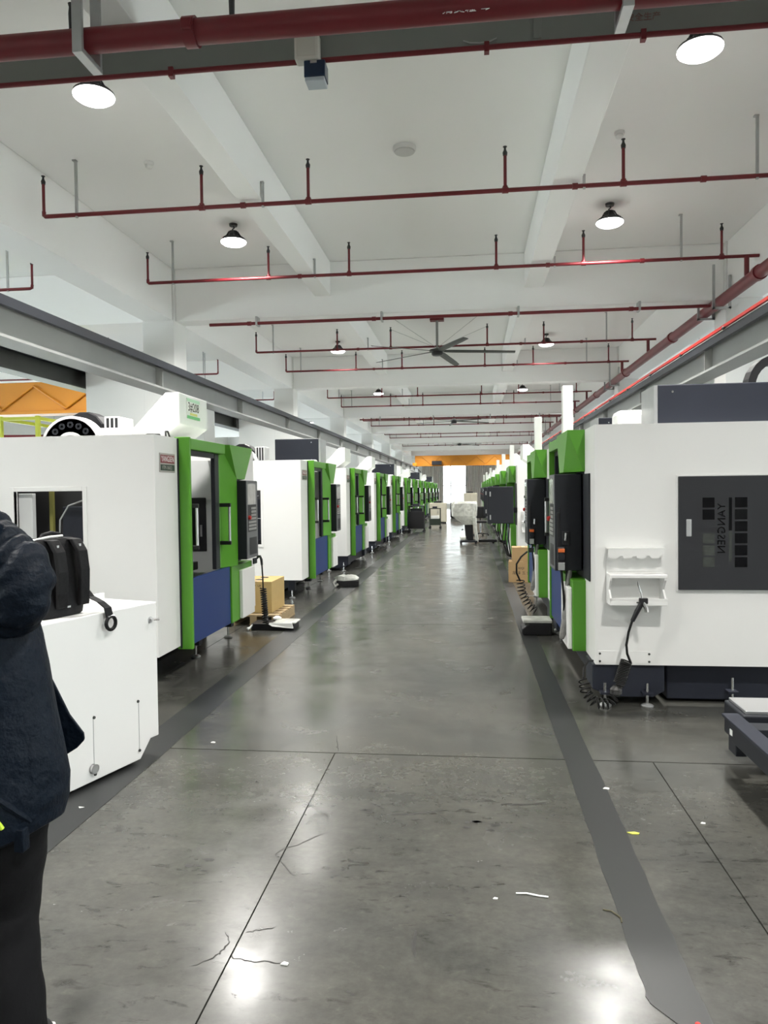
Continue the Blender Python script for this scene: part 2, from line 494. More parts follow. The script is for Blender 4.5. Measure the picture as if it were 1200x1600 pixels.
nw = 1
for x in (XA - 0.1, XB + 0.1):  # side windows added for their daylight on the ceiling
    for k in range(len(edges_) - 1):
        ya, yb = edges_[k] + 0.75, edges_[k + 1] - 0.4
        nw += 1
        fr = MB()
        nm = 4
        for q in range(nm + 1):
            yy = ya + (yb - ya) * q / nm
            fr.box(x - 0.03, x + 0.03, yy - 0.03, yy + 0.03, 0.3, 2.7)
        for z in (0.33, 1.6, 2.67):
            fr.box(x - 0.028, x + 0.028, ya, yb, z - 0.03, z + 0.03)
        wo = struct(fr.build('window_%d' % nw, M_WFRAME))
        for q in range(nm):
            for za_, zb_ in ((0.36, 1.57), (1.63, 2.64)):
                box('pane', M_PANE, wo, x - 0.004, x + 0.004, ya + (yb - ya) * q / nm + 0.03, ya + (yb - ya) * (q + 1) / nm - 0.03, za_, zb_)
def curtain(x0, x1, label):
    n = int((x1 - x0) / 0.03)
    mb = MB()
    vs, fs = [], []
    rnd = random.Random(int(x0 * 10))
    for k in range(n + 1):
        x = x0 + (x1 - x0) * k / n
        y = Y1 - 0.16 + 0.05 * math.sin(k * 1.15 + rnd.uniform(-.3, .3)) + 0.015 * math.sin(k * 0.37)
        vs += [(x, y, 0.02), (x, y, 3.62), (x, y + 0.012, 0.02), (x, y + 0.012, 3.62)]
    for k in range(n):
        a = 4 * k
        fs += [(a, a + 4, a + 5, a + 1), (a + 2, a + 3, a + 7, a + 6), (a + 1, a + 5, a + 7, a + 3), (a, a + 2, a + 6, a + 4)]
    fs += [(0, 1, 3, 2), (4 * n, 4 * n + 2, 4 * n + 3, 4 * n + 1)]
    mb.add(vs, fs)
    return tag(mb.build('curtain', M_CURT, smooth=True), label, 'curtain', 'curtains at the far window')
curtain(-3.95, -2.2, 'narrower grey pleated curtain at the far window, by the white wall')
curtain(-0.4, 3.45, 'wide grey pleated curtain covering the far wall beside the window')
tag(MB().cyl((-4.1, Y1 - 0.1, 3.64), (3.6, Y1 - 0.1, 3.64), 0.02).build('curtain_rail', M_GALV), 'thin metal rail holding the grey curtains at the far wall', 'rail')

# ------------------------------------------------------------------ crane runway beams
def runway(x_in, sgn, label, red=False, dark=False):
    # x_in: inner flange edge, sgn: +1 when the beam lies to the +x side of it
    w = 0.26
    xc = x_in + sgn * w / 2
    z0, z1 = (3.20, 3.558) if dark else (2.842, 3.2)
    poly = [(xc - w / 2, z0), (xc + w / 2, z0), (xc + w / 2, z0 + 0.025), (xc + 0.012, z0 + 0.025), (xc + 0.012, z1 - 0.05),
            (xc + w / 2, z1 - 0.05), (xc + w / 2, z1 - 0.02), (xc - w / 2, z1 - 0.02), (xc - w / 2, z1 - 0.05),
            (xc - 0.012, z1 - 0.05), (xc - 0.012, z0 + 0.025), (xc - w / 2, z0 + 0.025)]
    o = struct(MB().prism(poly, 'y', Y0, 56.0).build('crane_beam', M_DSTEEL if dark else M_STEEL), label, 'beam')  # next-bay beams get the darker steel in place of missing light
    box('crane_rail', M_DSTEEL, o, xc - 0.03, xc + 0.03, Y0, 56.0, z1 - 0.02, z1 + 0.03)
    box('flange_band', M_CHAR, o, x_in - 0.002 * sgn if sgn > 0 else x_in - 0.05, x_in + 0.05 if sgn > 0 else x_in + 0.002, Y0, 56.0, z1 - 0.095, z1 - 0.012)  # strip that draws the dark band along the top flange
    for k in range(18):
        y = -4.2 + 3.3 * k
        box('web_stiffener', M_STEEL if not dark else M_DSTEEL, o, xc - w / 2 + 0.03, xc - 0.012, y, y + 0.012, z0 + 0.025, z1 - 0.05)
        box('web_stiffener', M_STEEL if not dark else M_DSTEEL, o, xc + 0.012, xc + w / 2 - 0.03, y, y + 0.012, z0 + 0.025, z1 - 0.05)
    if red:
        MB().box(x_in - 0.02, x_in + 0.005, Y0, 56.0, z1 + 0.004, z1 + 0.035).build('conductor_bar', M_REDB, o)
        for k in range(36):
            y = -3 + 1.6 * k
            MB().cyl((x_in - 0.03, y, z1 - 0.01), (x_in + 0.03, y, z1 + 0.04), 0.016, 8).build('insulator', M_BLACK, o)
    return o
runway(-3.77, -1, 'grey steel crane beam above the row with the 3#208 machine')
runway(2.65, 1, 'grey steel crane beam topped by a bright red conductor bar', red=True)
runway(-5.98, -1, 'steel crane beam of the next bay, coloured dark as unlit, behind the columns', dark=True)
runway(5.53, 1, 'steel crane beam, coloured dark as unlit, beyond the red fire main', dark=True)

def crane(y, x0, x1, z0, z1, label, lift=0.0, inset=0.0):
    e = empty('overhead_crane', (0, y, z0))
    h = z1 - z0
    MB().box(x0, x1 - inset, -0.16, 0.16, 0.06, h).build('bridge_girder', M_ORANGE, e, 0.01)
    MB().box(x0, x1 - inset, -0.22, 0.22, 0.0, 0.06).build('bottom_flange', M_ORANGE, e, 0.005)
    for x in (x0 + 0.02, x1 - 0.02):
        MB().box(x - 0.14, x + 0.14, -0.9, 0.9, lift, lift + 0.22).build('end_truck', M_ORANGE, e, 0.01)
    n = 9
    for k in range(n):
        xa = x0 + 0.5 + (x1 - x0 - 1.0) * k / n
        xb = xa + (x1 - x0 - 1.0) / n
        zz = (0.1, h - 0.08) if k % 2 else (h - 0.08, 0.1)
        MB().cyl((xa, -0.19, zz[0]), (xb, -0.19, zz[1]), 0.02, 8).build('lattice_bar', M_ORANGE, e)
    hx = x0 + 0.25 * (x1 - x0) if x0 < -6 else x0 + 1.2
    MB().box(hx, hx + 0.7, -0.42, -0.25, 0.08, 0.36).build('hoist', M_CHAR, e, 0.02)
    if y > 50:
        return tag(e, label, 'crane')
    MB().cyl((hx + 0.35, -0.34, 0.08), (hx + 0.35, -0.34, -0.35), 0.014, 8).build('hoist_cable', M_BLACK, e)
    MB().lathe([(0.02, 0), (0.07, -0.02), (0.08, -0.12), (0.03, -0.18)], (hx + 0.35, -0.34, -0.33), 10).build('hook_block', M_YELLOW, e, smooth=True)
    return tag(e, label, 'crane')
crane(53.5, -3.9, 2.86, 3.25, 4.0, 'orange overhead crane spanning the aisle before the far curtains')
crane(14.3, -13.2, -6.11, 3.16, 3.80, 'orange overhead crane in the neighbouring bay beyond the columns', 0.432, 0.16)

# ------------------------------------------------------------------ sprinkler pipes
SPR_X = (-4.38, -2.68, -1.58, 0.36, 1.47, 3.17)
ZP = 4.44
def sprinkler(y, label):
    e = empty('sprinkler_pipe', (0, y, ZP))
    MB().tube([(-4.38, 0, 0.05), (-4.38, 0, 0.012), (-4.365, 0, 0), (-4.34, 0, 0), (4.43, 0, 0)], 0.021, 10).build('branch_pipe', M_RED, e, smooth=True)
    for x in SPR_X:
        MB().cyl((x, 0, 0.0), (x, 0, 0.37), 0.016, 8).build('riser', M_RED, e, smooth=True)
        if x != SPR_X[0]:
            MB().cyl((x - 0.03, 0, 0), (x + 0.03, 0, 0), 0.029, 10).cyl((x, 0, 0), (x, 0, 0.04), 0.025, 10).build('tee_fitting', M_RED, e, smooth=True)
        MB().lathe([(0.02, 0.33), (0.024, 0.36), (0.012, 0.385), (0.010, 0.41), (0.02, 0.412), (0.02, 0.418)], (x, 0, 0), 8).build('sprinkler_head', M_LAMPB, e, smooth=True)
    for x, t in ((-4.02, 0.555), (-2.045, 0.22), (1.105, 0.10), (2.68, 0.555)):
        MB().box(x - 0.012, x + 0.012, -0.012, 0.012, -0.03, t).box(x - 0.03, x + 0.012, -0.02, 0.02, t - 0.01, t + 0.003).build('hanger', M_GALV, e)
    MB().cyl((3.47, 0, 0.0), (3.47, 0, -0.243), 0.03, 10).build('down_tee', M_RED, e, smooth=True)
    for x in (1.02, -2.25, 2.2):
        MB().cyl((x - 0.025, 0, 0), (x + 0.025, 0, 0), 0.03, 10).build('pipe_coupling', M_RED, e, smooth=True)
    return tag(e, label, 'pipe', 'red sprinkler branch pipes')
ys_branch = []
for k in range(6):
    by = beams[1] + BAY * k
    ys_branch += [by - 3.78, by - 1.25]
ys_branch = [y for y in ys_branch if y < 50]
for i, y in enumerate(ys_branch):
    sprinkler(y, 'thin red sprinkler pipe with upright heads, %s across the aisle from the camera' % ORD[i])
for i, by in enumerate((beams[1] - 0.1, beams[3] - 0.1)):
    e = empty('fire_pipe', (0, by, 4.1))
    MB().cyl((-3.92, 0, 0), (3.385, 0, 0), 0.024, 10).build('pipe', M_RED, e, smooth=True)
    for x in (-3.3, -1.4, 0.6, 2.3):
        MB().cyl((x - 0.03, 0, 0), (x + 0.03, 0, 0), 0.032, 10).build('pipe_coupling', M_RED, e, smooth=True)
        box('clamp', M_GALV, e, x + 0.1, x + 0.13, -0.03, 0.13, -0.03, 0.1)
    tag(e, 'plain red fire pipe without heads under the %s concrete beam' % ('nearer' if i == 0 else 'distant'), 'pipe')
# neighbouring bay branches, ending in an upturned head beside the columns
for i, y in enumerate(ys_branch[:6]):
    e = empty('sprinkler_pipe', (0, y, ZP))
    MB().tube([(-13.5, 0, 0), (-6.11, 0, 0), (-6.08, 0, 0.012), (-6.075, 0, 0.05)], 0.021, 10).build('branch_pipe', M_RED, e, smooth=True)
    for x in (-6.075, -7.6, -9.9, -11.8):
        MB().cyl((x, 0, 0.0), (x, 0, 0.37), 0.016, 8).build('riser', M_RED, e, smooth=True)
        MB().lathe([(0.02, 0.33), (0.024, 0.36), (0.012, 0.385), (0.010, 0.41), (0.02, 0.412), (0.02, 0.418)], (x, 0, 0), 8).build('sprinkler_head', M_LAMPB, e, smooth=True)
    for x in (-6.44, -8.6, -12.4):
        MB().box(x - 0.012, x + 0.012, -0.012, 0.012, -0.03, 0.558).build('hanger', M_GALV, e)
    tag(e, 'thin red sprinkler pipe of the neighbouring bay behind the columns, %s from the camera' % ORD[i], 'pipe', 'red sprinkler branch pipes')
# main along the row
e = empty('fire_main_pipe', (3.47, 0, 4.115))
MB().cyl((0, 4.45, 0), (0, 60, 0), 0.078, 16).build('main_pipe', M_RED, e, smooth=True)
for k in range(14):
    y = 5.6 + 3.89 * k
    MB().cyl((0, y, 0), (0, y + 0.09, 0), 0.094, 16).build('pipe_coupling', M_RED, e, smooth=True)
for k in range(1, 7):
    y = beams[k] - 0.32
    for dy in (0, 0.7):
        MB().box(-0.12, -0.09, y + dy, y + dy + 0.03, -0.11, 0.50).box(0.09, 0.125, y + dy, y + dy + 0.03, -0.11, 0.35).box(-0.12, 0.125, y + dy, y + dy + 0.03, -0.11, -0.08).build('pipe_bracket', M_GALV, e)
tag(e, 'thick red fire main running lengthwise beside the columns', 'pipe')
# big pipe crossing close to the camera
e = empty('fire_main_pipe', (0, 4.2, 4.178))
MB().cyl((-4.45, 0, 0), (3.36, 0, 0), 0.068, 20).build('main_pipe', M_RED, e, smooth=True)
for x in (-1.56, 2.3):
    MB().cyl((x - 0.035, 0, 0), (x + 0.035, 0, 0), 0.082, 16).build('grooved_coupling', M_RED, e, smooth=True)
    for yy in (-0.095, 0.07):
        MB().box(x - 0.03, x + 0.03, yy, yy + 0.025, -0.03, 0.03).build('coupling_bolt', M_RED, e, 0.006)
for x in (-2.19, 0.84):
    MB().box(x - 0.03, x + 0.03, -0.115, -0.09, -0.10, 0.82).build('hanger_channel', M_GALV, e, 0.003)
    MB().box(x - 0.03, x + 0.03, -0.115, 0.13, -0.125, -0.095).build('hanger_arm', M_GALV, e, 0.003)
    MB().box(x - 0.03, x + 0.03, 0.1, 0.125, -0.10, 0.82).build('hanger_channel', M_GALV, e, 0.003)
txt = text('lettering', '消火栓 →', 0.062, M_WPRINT, e, (0.0, -0.056, -0.042), (R(50), 0, 0), 0.001)
for x in (-2.28, -1.32):
    MB().lathe([(0.016, 0.07), (0.018, 0.16), (0.014, 0.2), (0.02, 0.22)], (x, 0, 0), 8).build('sprinkler_head', M_LAMPB, e, smooth=True)
tag(e, 'large dark red fire pipe crossing overhead with white lettering', 'pipe')
# grey girder below the ceiling with red conduit
e = empty('steel_girder', (0, 4.62, 4.2))
poly = [(0, 0.02), (0.12, 0.02), (0.12, 0.32), (0, 0.32)]
MB().prism([(0.0, 0.012), (0.03, 0.012), (0.03, 0.03), (0.012, 0.03), (0.012, 0.30), (0.03, 0.30), (0.03, 0.32), (0, 0.32)], 'x', LX1 + 0.02, 3.36).build('channel', M_GIRDER, e, 0.003)
for xa, xb in ((-4.48, -1.045), (-0.885, 3.36)):
    MB().cyl((xa, 0.0, 0.004), (xb, 0.0, 0.004), 0.016, 10).build('red_conduit', M_RED, e, smooth=True)
for x in (-1.85, 0.12, 1.03, 2.1):
    box('conduit_clip', M_RED, e, x - 0.015, x + 0.015, -0.02, 0.02, -0.03, 0.03)
for x in (0.42,):
    box('joint_plate', M_GIRDER, e, x - 0.025, x + 0.025, -0.008, 0.0, 0.03, 0.3, 0.002)
MB().tube([(-0.02, -0.006, 0.05), (0.02, -0.006, 0.035), (0.08, -0.006, 0.03), (0.14, -0.006, 0.035), (0.18, -0.006, 0.05)], 0.004, 6).build('cable_loop', M_GALV, e, smooth=True)
M_FADE = mat('faded_red_print', (0.20, 0.10, 0.09), 0.6)
text('lettering', '安全生产', 0.05, M_FADE, e, (1.03, -0.003, 0.105), (R(90), 0, 0), 0.001)
tag(e, 'grey-green steel channel girder with red conduit along its lower edge', 'girder')
# box on the girder
e = empty('junction_box', (-0.965, 4.56, 4.17))
MB().box(-0.075, 0.075, -0.03, 0.055, 0.0, 0.165).build('housing', mat('ivory_plastic', (0.62, 0.60, 0.54), 0.5), e, 0.012)
MB().box(-0.06, 0.06, -0.036, -0.03, 0.015, 0.15).build('cover', mat('ivory_plastic_cover', (0.60, 0.58, 0.52), 0.5), e, 0.004)
tag(e, 'ivory plastic junction box fixed to the grey girder', 'box')
e = empty('sensor_box', (-0.918, 4.59, 4.055))
MB().box(-0.065, 0.065, -0.05, 0.06, 0.012, 0.112).build('housing', mat('dark_blue_plastic', (0.008, 0.025, 0.06), 0.3), e, 0.006)
MB().box(-0.06, 0.06, -0.05, 0.06, -0.012, 0.012).build('lower_rim', mat('pale_blue_grey_plastic', (0.45, 0.50, 0.54), 0.4), e, 0.004)
box('label_plate', M_PLATE, e, -0.025, 0.015, -0.0525, -0.05, 0.092, 0.108)
tag(e, 'small dark blue sensor box hanging under the ivory junction box', 'sensor')

# ------------------------------------------------------------------ lamps
def make_lamp():
    e = empty('high_bay_lamp', (0, 0, 4.76))
    h = ZC - 4.76
    MB().lathe([(0.05, h - 0.03), (0.055, h - 0.001)], (0, 0, 0), 14).build('ceiling_rose', M_LAMPB, e, smooth=True)
    MB().tube([(0, 0, h - 0.03), (0.012, 0, h - 0.05), (-0.012, 0, h - 0.07), (0, 0, 0.15)], 0.009, 6).build('hook', M_LAMPB, e, smooth=True)
    MB().lathe([(0.028, 0.155), (0.055, 0.145), (0.065, 0.10), (0.075, 0.09), (0.085, 0.075), (0.16, 0.035), (0.162, 0.02), (0.15, 0.018)], (0, 0, 0), 24).build('housing', M_LAMPB, e, smooth=True)
    for k in range(10):
        a = 2 * math.pi * k / 10
        c, s = math.cos(a), math.sin(a)
        MB().tube([(c * 0.058, s * 0.058, 0.14), (c * 0.09, s * 0.09, 0.085), (c * 0.14, s * 0.14, 0.048)], 0.006, 4).build('cooling_fin', M_LAMPB, e)
    MB().lathe([(0.155, 0.022), (0.163, 0.012), (0.160, 0.0), (0.13, -0.022), (0.07, -0.034), (0.01, -0.037)], (0, 0, 0), 24).build('diffuser', M_LAMPG, e, smooth=True)
    ld = bpy.data.lights.new('lamp_light', 'AREA')
    ld.shape = 'DISK'
    ld.size = 0.30
    ld.energy = LAMP_W
    ld.color = (1.0, 0.975, 0.93)
    ld.spread = R(140)
    lo = bpy.data.objects.new('lamp_light', ld)
    COL.objects.link(lo)
    lo.parent = e
    lo.location = (0, 0, -0.05)
    return e
lamp0 = make_lamp()
first = True
lam_y = [5.85, 9.45] + [9.45 + 3.83 * k for k in range(1, 13)]
def put_lamp(x, y, z, label):
    global first
    o = lamp0 if first else copy_tree(lamp0)
    first = False
    o.location = (x, y, z)
    tag(o, label, 'lamp', 'high-bay lamps')
for i, y in enumerate(lam_y):
    put_lamp(-3.0, y, 4.76, 'round black lit high-bay lamp, %s in the line above the 3#208 machine row' % ORD[i])
    put_lamp(1.71, y, 4.76, 'round black lit high-bay lamp, %s in the line opposite the 3#208 machine row' % ORD[i])
for i, y in enumerate((-2.0, 1.9)):
    put_lamp(-3.0, y, 4.76, 'round black lit high-bay lamp on the 3#208 side, %s the camera' % ('well behind' if i == 0 else 'just ahead of'))
    put_lamp(1.71, y, 4.76, 'round black lit high-bay lamp opposite the 3#208 side, %s the camera' % ('well behind' if i == 0 else 'just ahead of'))
for i in range(7):
    put_lamp(-7.4, 4.0 + 7.66 * i, 4.76, 'lit high-bay lamp in the neighbouring bay with the yellow railing, %s along' % ORD[i])
    put_lamp(6.4, 4.0 + 7.66 * i, 4.76, 'lit high-bay lamp in the bay beyond the red fire main, %s along' % ORD[i])

# ------------------------------------------------------------------ detectors, fans
for x, y, l in ((-3.3, 7.58, 'small white ceiling smoke detector above the 3#208 machine'), (1.466, 7.58, 'small white ceiling smoke detector beside the sprinkler riser'),
                (-3.45, 13.4, 'small white smoke detector behind the concrete beam')):
    e = empty('smoke_detector', (x, y, ZC))
    MB().lathe([(0.05, -0.001), (0.05, -0.02), (0.045, -0.028)], (0, 0, 0), 16).build('mounting_base', M_WHITE, e, smooth=True)
    MB().lathe([(0.036, -0.028), (0.04, -0.045), (0.03, -0.062), (0.012, -0.066)], (0, 0, 0), 16).build('sensing_head', M_WHITE, e, smooth=True)
    tag(e, l, 'detector', 'ceiling smoke detectors')
e = empty('ceiling_speaker', (-0.629, 7.61, ZC))
MB().lathe([(0.118, -0.001), (0.118, -0.03), (0.108, -0.042)], (0, 0, 0), 28).build('rim', M_WHITE, e, smooth=True)
MB().lathe([(0.105, -0.04), (0.10, -0.052), (0.03, -0.056)], (0, 0, 0), 28).build('grille', mat('speaker_grille', (0.60, 0.60, 0.58), 0.6), e, smooth=True)
tag(e, 'large round white ceiling fixture between the two roof beams', 'ceiling fixture')

def fan(y, rot, label):
    e = empty('ceiling_fan', (-0.64, y, 0))
    MB().box(-0.14, 0.14, -0.09, 0.09, 4.95, 4.999).build('ceiling_plate', M_RED, e, 0.005)
    MB().cyl((0, 0, 4.96), (0, 0, 4.38), 0.026, 12).build('down_rod', M_STEEL, e, smooth=True)
    MB().lathe([(0.06, 4.40), (0.11, 4.385), (0.115, 4.28), (0.09, 4.255), (0.02, 4.25)], (0, 0, 0), 20).build('motor', M_LAMPB, e, smooth=True)
    MB().lathe([(0.15, 4.375), (0.16, 4.36), (0.16, 4.345), (0.13, 4.335)], (0, 0, 0), 20).build('hub', M_DSTEEL, e, smooth=True)
    for k in range(5):
        a = R(rot + 72 * k)
        c, s = math.cos(a), math.sin(a)
        prof = [(0.13, 0.04), (0.3, 0.075), (1.2, 0.07), (1.56, 0.05)]
        up, lo_ = [], []
        rs = []
        for r, w in prof:
            ring = []
            for dx, dz in ((-w, 0.012), (w * 0.6, -0.006), (w, -0.018), (0, -0.012)):
                ring.append((r * c - dx * s, r * s + dx * c, 4.352 + dz - 0.03 * r))
            rs.append(ring)
        MB().rings(rs).build('blade', M_DSTEEL, e)
    for k in range(4):
        a = R(45 + 90 * k)
        MB().cyl((0.03 * math.cos(a), 0.03 * math.sin(a), 4.42), (1.45 * math.cos(a), 1.2 * math.sin(a), 4.995), 0.004, 5).build('guy_wire', M_GALV, e)
    return tag(e, label, 'fan', 'large ceiling fans')
fan(15.2, 4, 'large five-blade grey ceiling fan in the second roof bay')
fan(30.7, 25, 'large ceiling fan farther down the aisle in the fourth roof bay')
fan(46.2, 40, 'small-looking distant ceiling fan in the sixth roof bay')

# ------------------------------------------------------------------ machining centre
MWD = 2.6          # width along the front (u)
SV = 0.10          # white strip set-back
DP = 1.73          # back of the shell
ZB, ZT = 0.29, 2.0
def build_machine():
    e = empty('machining_centre')
    # left side sheet with access opening (u = 0)
    v0, v1, z0, z1 = 0.685, 1.25, 0.80, 1.575
    MB().box(0, 0.03, SV + 0.03, v0, ZB, ZT).box(0, 0.03, v1, DP, ZB, ZT).box(0, 0.03, v0, v1, ZB, z0).box(0, 0.03, v0, v1, z1, ZT).build('side_sheet', M_WHITE, e)
    fr = MB()
    t = 0.035
    fr.box(-0.008, 0.05, v0 - t, v0, z0 - t, z1 + t).box(-0.008, 0.05, v1, v1 + t, z0 - t, z1 + t)
    fr.box(-0.008, 0.05, v0, v1, z1, z1 + t).box(-0.008, 0.05, v0, v1, z0 - t, z0)
    fr.build('access_frame', M_WHITE, e, 0.003)
    # right side sheet (u = MWD) with dark hatch
    box('side_sheet', M_WHITE, e, MWD - 0.03, MWD, SV + 0.03, DP, ZB, ZT)
    hv0, hv1, hz0, hz1 = 0.665, 1.62, 0.83, 1.625
    hx = MWD
    MB().box(hx, hx + 0.012, hv0 - 0.012, hv1 + 0.012, hz0 - 0.012, hz1 + 0.012).build('hatch_frame', M_WHITE, e, 0.003)
    ht = MB().box(hx + 0.01, hx + 0.028, hv0, hv1, hz0, hz1).build('side_hatch', M_HATCH, e, 0.004)
    lk = MB().box(hx + 0.028, hx + 0.036, hv0 + 0.05, hv0 + 0.085, 1.205, 1.325).build('hatch_lock', M_ALU, ht, 0.004)
    pans = []
    for k in range(6):
        zt = 1.475 - 0.083 * k
        if k != 2:
            pans.append((0.87 - 0.665 + hv0 - 0.045, 0.95 - 0.665 + hv0 - 0.045, zt - 0.07, zt, M_GLASSD if k < 2 else M_GLASSG))
        pans.append((hv0 + 0.375, hv0 + 0.457, zt - 0.07, zt, M_GLASSD))
    for a, b_, c, d, mm in pans:
        MB().box(hx + 0.0275, hx + 0.0295, a, b_, c, d).build('pane', mm, ht)
    MB().box(hx + 0.0275, hx + 0.0295, hv0 + 0.335, hv0 + 0.355, 1.245, 1.475).build('pane', M_GLASSD, ht)
    MB().box(hx + 0.0275, hx + 0.0295, hv0 + 0.335, hv0 + 0.355, 1.03, 1.238).build('pane', M_GLASSG, ht)
    # mirrored lettering running down the hatch (seen from behind the glass)
    tm = text('lettering', 'YANGSEN', 0.075, M_GLASSD, ht, (hx + 0.0295, hv0 + 0.288, 1.25), (R(90), 0, R(90)), 0.0006, 1.05)
    tm.rotation_mode = 'XYZ'
    mm_ = Matrix(((0, 0, 1), (1, 0, 0), (0, 1, 0))).to_4x4()      # text x->v, y->z, normal->+u
    rr = Matrix.Rotation(R(-90), 4, 'Z') @ Matrix.Scale(-1, 4, (0, 1, 0))
    tm.matrix_local = Matrix.Translation((hx + 0.0298, hv0 + 0.288, 1.26)) @ mm_ @ rr
    # front strips
    box('front_strip', M_WHITE, e, 0.0, 0.45, SV, SV + 0.03, ZB, ZT)
    box('front_strip', M_WHITE, e, 2.12, MWD, SV, SV + 0.03, ZB, ZT)
    box('back_sheet', M_WHITE, e, 0.03, MWD - 0.03, DP - 0.03, DP, ZB, ZT)
    # roof rim
    MB().box(0.03, MWD - 0.03, SV + 0.03, SV + 0.30, ZT - 0.03, ZT).build('roof_sheet', M_WHITE, e)
    # interior
    MB().box(0.09, 0.11, 1.3, DP - 0.04, ZB + 0.05, ZT - 0.1).build('dark_inner_sheet', M_DARKIN, e)
    MB().box(0.6, 2.0, 1.25, 1.28, 0.45, 1.9).build('inner_wall', M_INNER, e)
    MB().box(1.98, 2.0, 0.16, 1.25, 0.45, 1.88).build('inner_wall', M_INNER, e)
    iw = MB().box(1.965, 1.98, 0.42, 0.72, 0.95, 1.50).build('inner_window', M_BLACK, e, 0.004)
    MB().box(1.955, 1.965, 0.46, 0.48, 1.10, 1.22).build('window_latch', M_ALU, iw)
    MB().box(0.95, 0.965, 1.235, 1.25, 0.45, 1.9).build('wall_rib', M_DSTEEL, e)
    MB().box(0.40, MWD - 0.4, 0.2, 1.24, 0.40, 0.45).build('chip_tray', M_INNER, e)
    MB().box(0.8, 1.8, 0.45, 0.95, 0.78, 0.86).box(1.0, 1.6, 0.5, 0.9, 0.45, 0.78).build('work_table', M_DSTEEL, e, 0.006)
    MB().box(1.05, 1.55, 0.75, 1.24, 1.3, 2.05).cyl((1.3, 0.95, 1.3), (1.3, 0.95, 1.1), 0.09, 16).build('spindle_head', M_CHAR, e, 0.01)
    MB().box(0.14, 0.42, 1.5, 1.9, 0.5, 1.55).build('electrics_rack', M_CHAR, e, 0.01)
    MB().box(0.30, 0.32, 0.40, 1.45, 0.42, 1.80).build('dark_inner_sheet', M_DARKIN, e)  # dark sheet added so the interior behind the opening looks shaded
    MB().box(0.22, 0.28, 0.72, 0.98, 0.85, 1.45).build('servo_box', M_NAVY, e, 0.006)
    MB().box(0.22, 0.25, 1.06, 1.09, 0.45, 1.7).build('yellow_bar', mat('dull_yellow', (0.25, 0.24, 0.06), 0.6), e)
    MB().box(0.05, 0.10, 1.13, 1.245, 0.80, 1.56).build('folded_flap', M_INNER, e, 0.004)
    MB().tube([(0.10, 0.95, 0.9), (0.08, 0.93, 1.1), (0.08, 0.92, 1.35), (0.1, 0.86, 1.46), (0.12, 0.75, 1.5)], 0.007, 6).build('coolant_hose', M_GALV, e, smooth=True)
    MB().cyl((0.1, 0.72, 1.17), (0.1, 0.98, 1.18), 0.006, 6).build('coolant_hose', M_GALV, e, smooth=True)
    # green front
    MB().box(0.45, 0.49, 0.0, SV + 0.03, ZB - 0.03, ZT + 0.01).build('green_post', M_GREEN, e, 0.004)
    MB().box(0.438, 0.45, SV - 0.012, SV, ZB - 0.02, ZT - 0.005).build('post_seal', M_CHAR, e)
    MB().box(0.49, 1.358, 0.0, SV + 0.03, 1.91, ZT).build('lintel', M_GREEN, e, 0.004)
    # far green column with slanted facet
    za, zm, zb = ZT, 1.68, 0.84
    # upper block with slanted facets, then a set-back part behind the control panel
    vs = [(1.36, 0.055, za), (1.36, 0.055, zb), (1.60, -0.03, zb), (1.40, -0.03, za), (1.60, -0.03, zm), (2.14, 0.09, zm), (2.14, -0.03, za),
          (1.36, 0.12, za), (1.36, 0.12, zb), (1.60, 0.12, zb), (1.60, 0.12, zm), (2.14, 0.12, zm), (2.14, 0.12, za), (1.86, -0.03, zm)]
    fs = [(0, 1, 2), (0, 2, 4, 3), (3, 4, 13, 6), (13, 5, 6), (0, 3, 6, 12, 7), (1, 8, 9, 2), (8, 1, 0, 7), (7, 12, 11, 10, 9, 8), (9, 10, 4, 2), (10, 11, 5, 13, 4), (6, 5, 11, 12)]
    MB().add([q for q in vs], fs).build('control_column', M_GREEN, e)
    MB().box(2.12, 2.40, SV - 0.012, SV, 0.86, 1.66).build('recess_plate', M_CHAR, e, 0.003)  # dark plate carrying the panel recess's darkness onto the flat strip
    MB().box(1.60, 2.12, 0.105, 0.12, 0.842, zm).build('recess_back', M_CHAR, e)
    MB().box(1.49, 2.16, 0.0, 0.12, ZB, 0.838).build('lower_green_cover', M_GREEN, e, 0.004)
    MB().box(1.72, 2.13, -0.035, 0.0, ZB + 0.01, 0.78).build('lower_white_cover', M_WHITE, e, 0.006)
    MB().box(0.49, 1.485, 0.015, 0.05, ZB, 0.838).build('blue_apron', M_BLUE, e, 0.005)
    # doors
    MB().box(1.19, 1.30, 0.045, 0.085, 0.842, 1.905).build('door_edge', M_CHAR, e, 0.006)
    MB().box(1.30, 1.362, 0.055, 0.085, 0.842, 1.905).build('sliding_door', M_GREEN, e, 0.004)
    MB().box(0.49, 1.19, 0.05, 0.085, 1.865, 1.908).build('door_track', M_CHAR, e)
    MB().box(0.49, 0.53, 0.05, 0.085, 0.842, 1.865).build('sliding_door', M_CHAR, e, 0.004)
    for u, za_, zb_ in ((0.505, 1.08, 1.46), (1.345, 1.06, 1.45)):
        h = MB().cyl((u, -0.035, za_ + 0.03), (u, -0.035, zb_ - 0.03), 0.013, 10).build('door_handle', M_ALU, e, smooth=True)
        MB().box(u - 0.016, u + 0.016, -0.05, 0.07, za_, za_ + 0.035).box(u - 0.016, u + 0.016, -0.05, 0.07, zb_ - 0.035, zb_).build('handle_bracket', M_BLACK, h, 0.005)
    # nameplate
    pl = MB().box(0.08, 0.38, SV - 0.006, SV, 1.715, 1.865).build('nameplate', M_PLATE, e, 0.003)
    box('red_field', M_PRED, pl, 0.095, 0.365, SV - 0.0075, SV - 0.005, 1.787, 1.850)
    box('green_field', M_PGREEN, pl, 0.095, 0.365, SV - 0.0075, SV - 0.005, 1.728, 1.775)
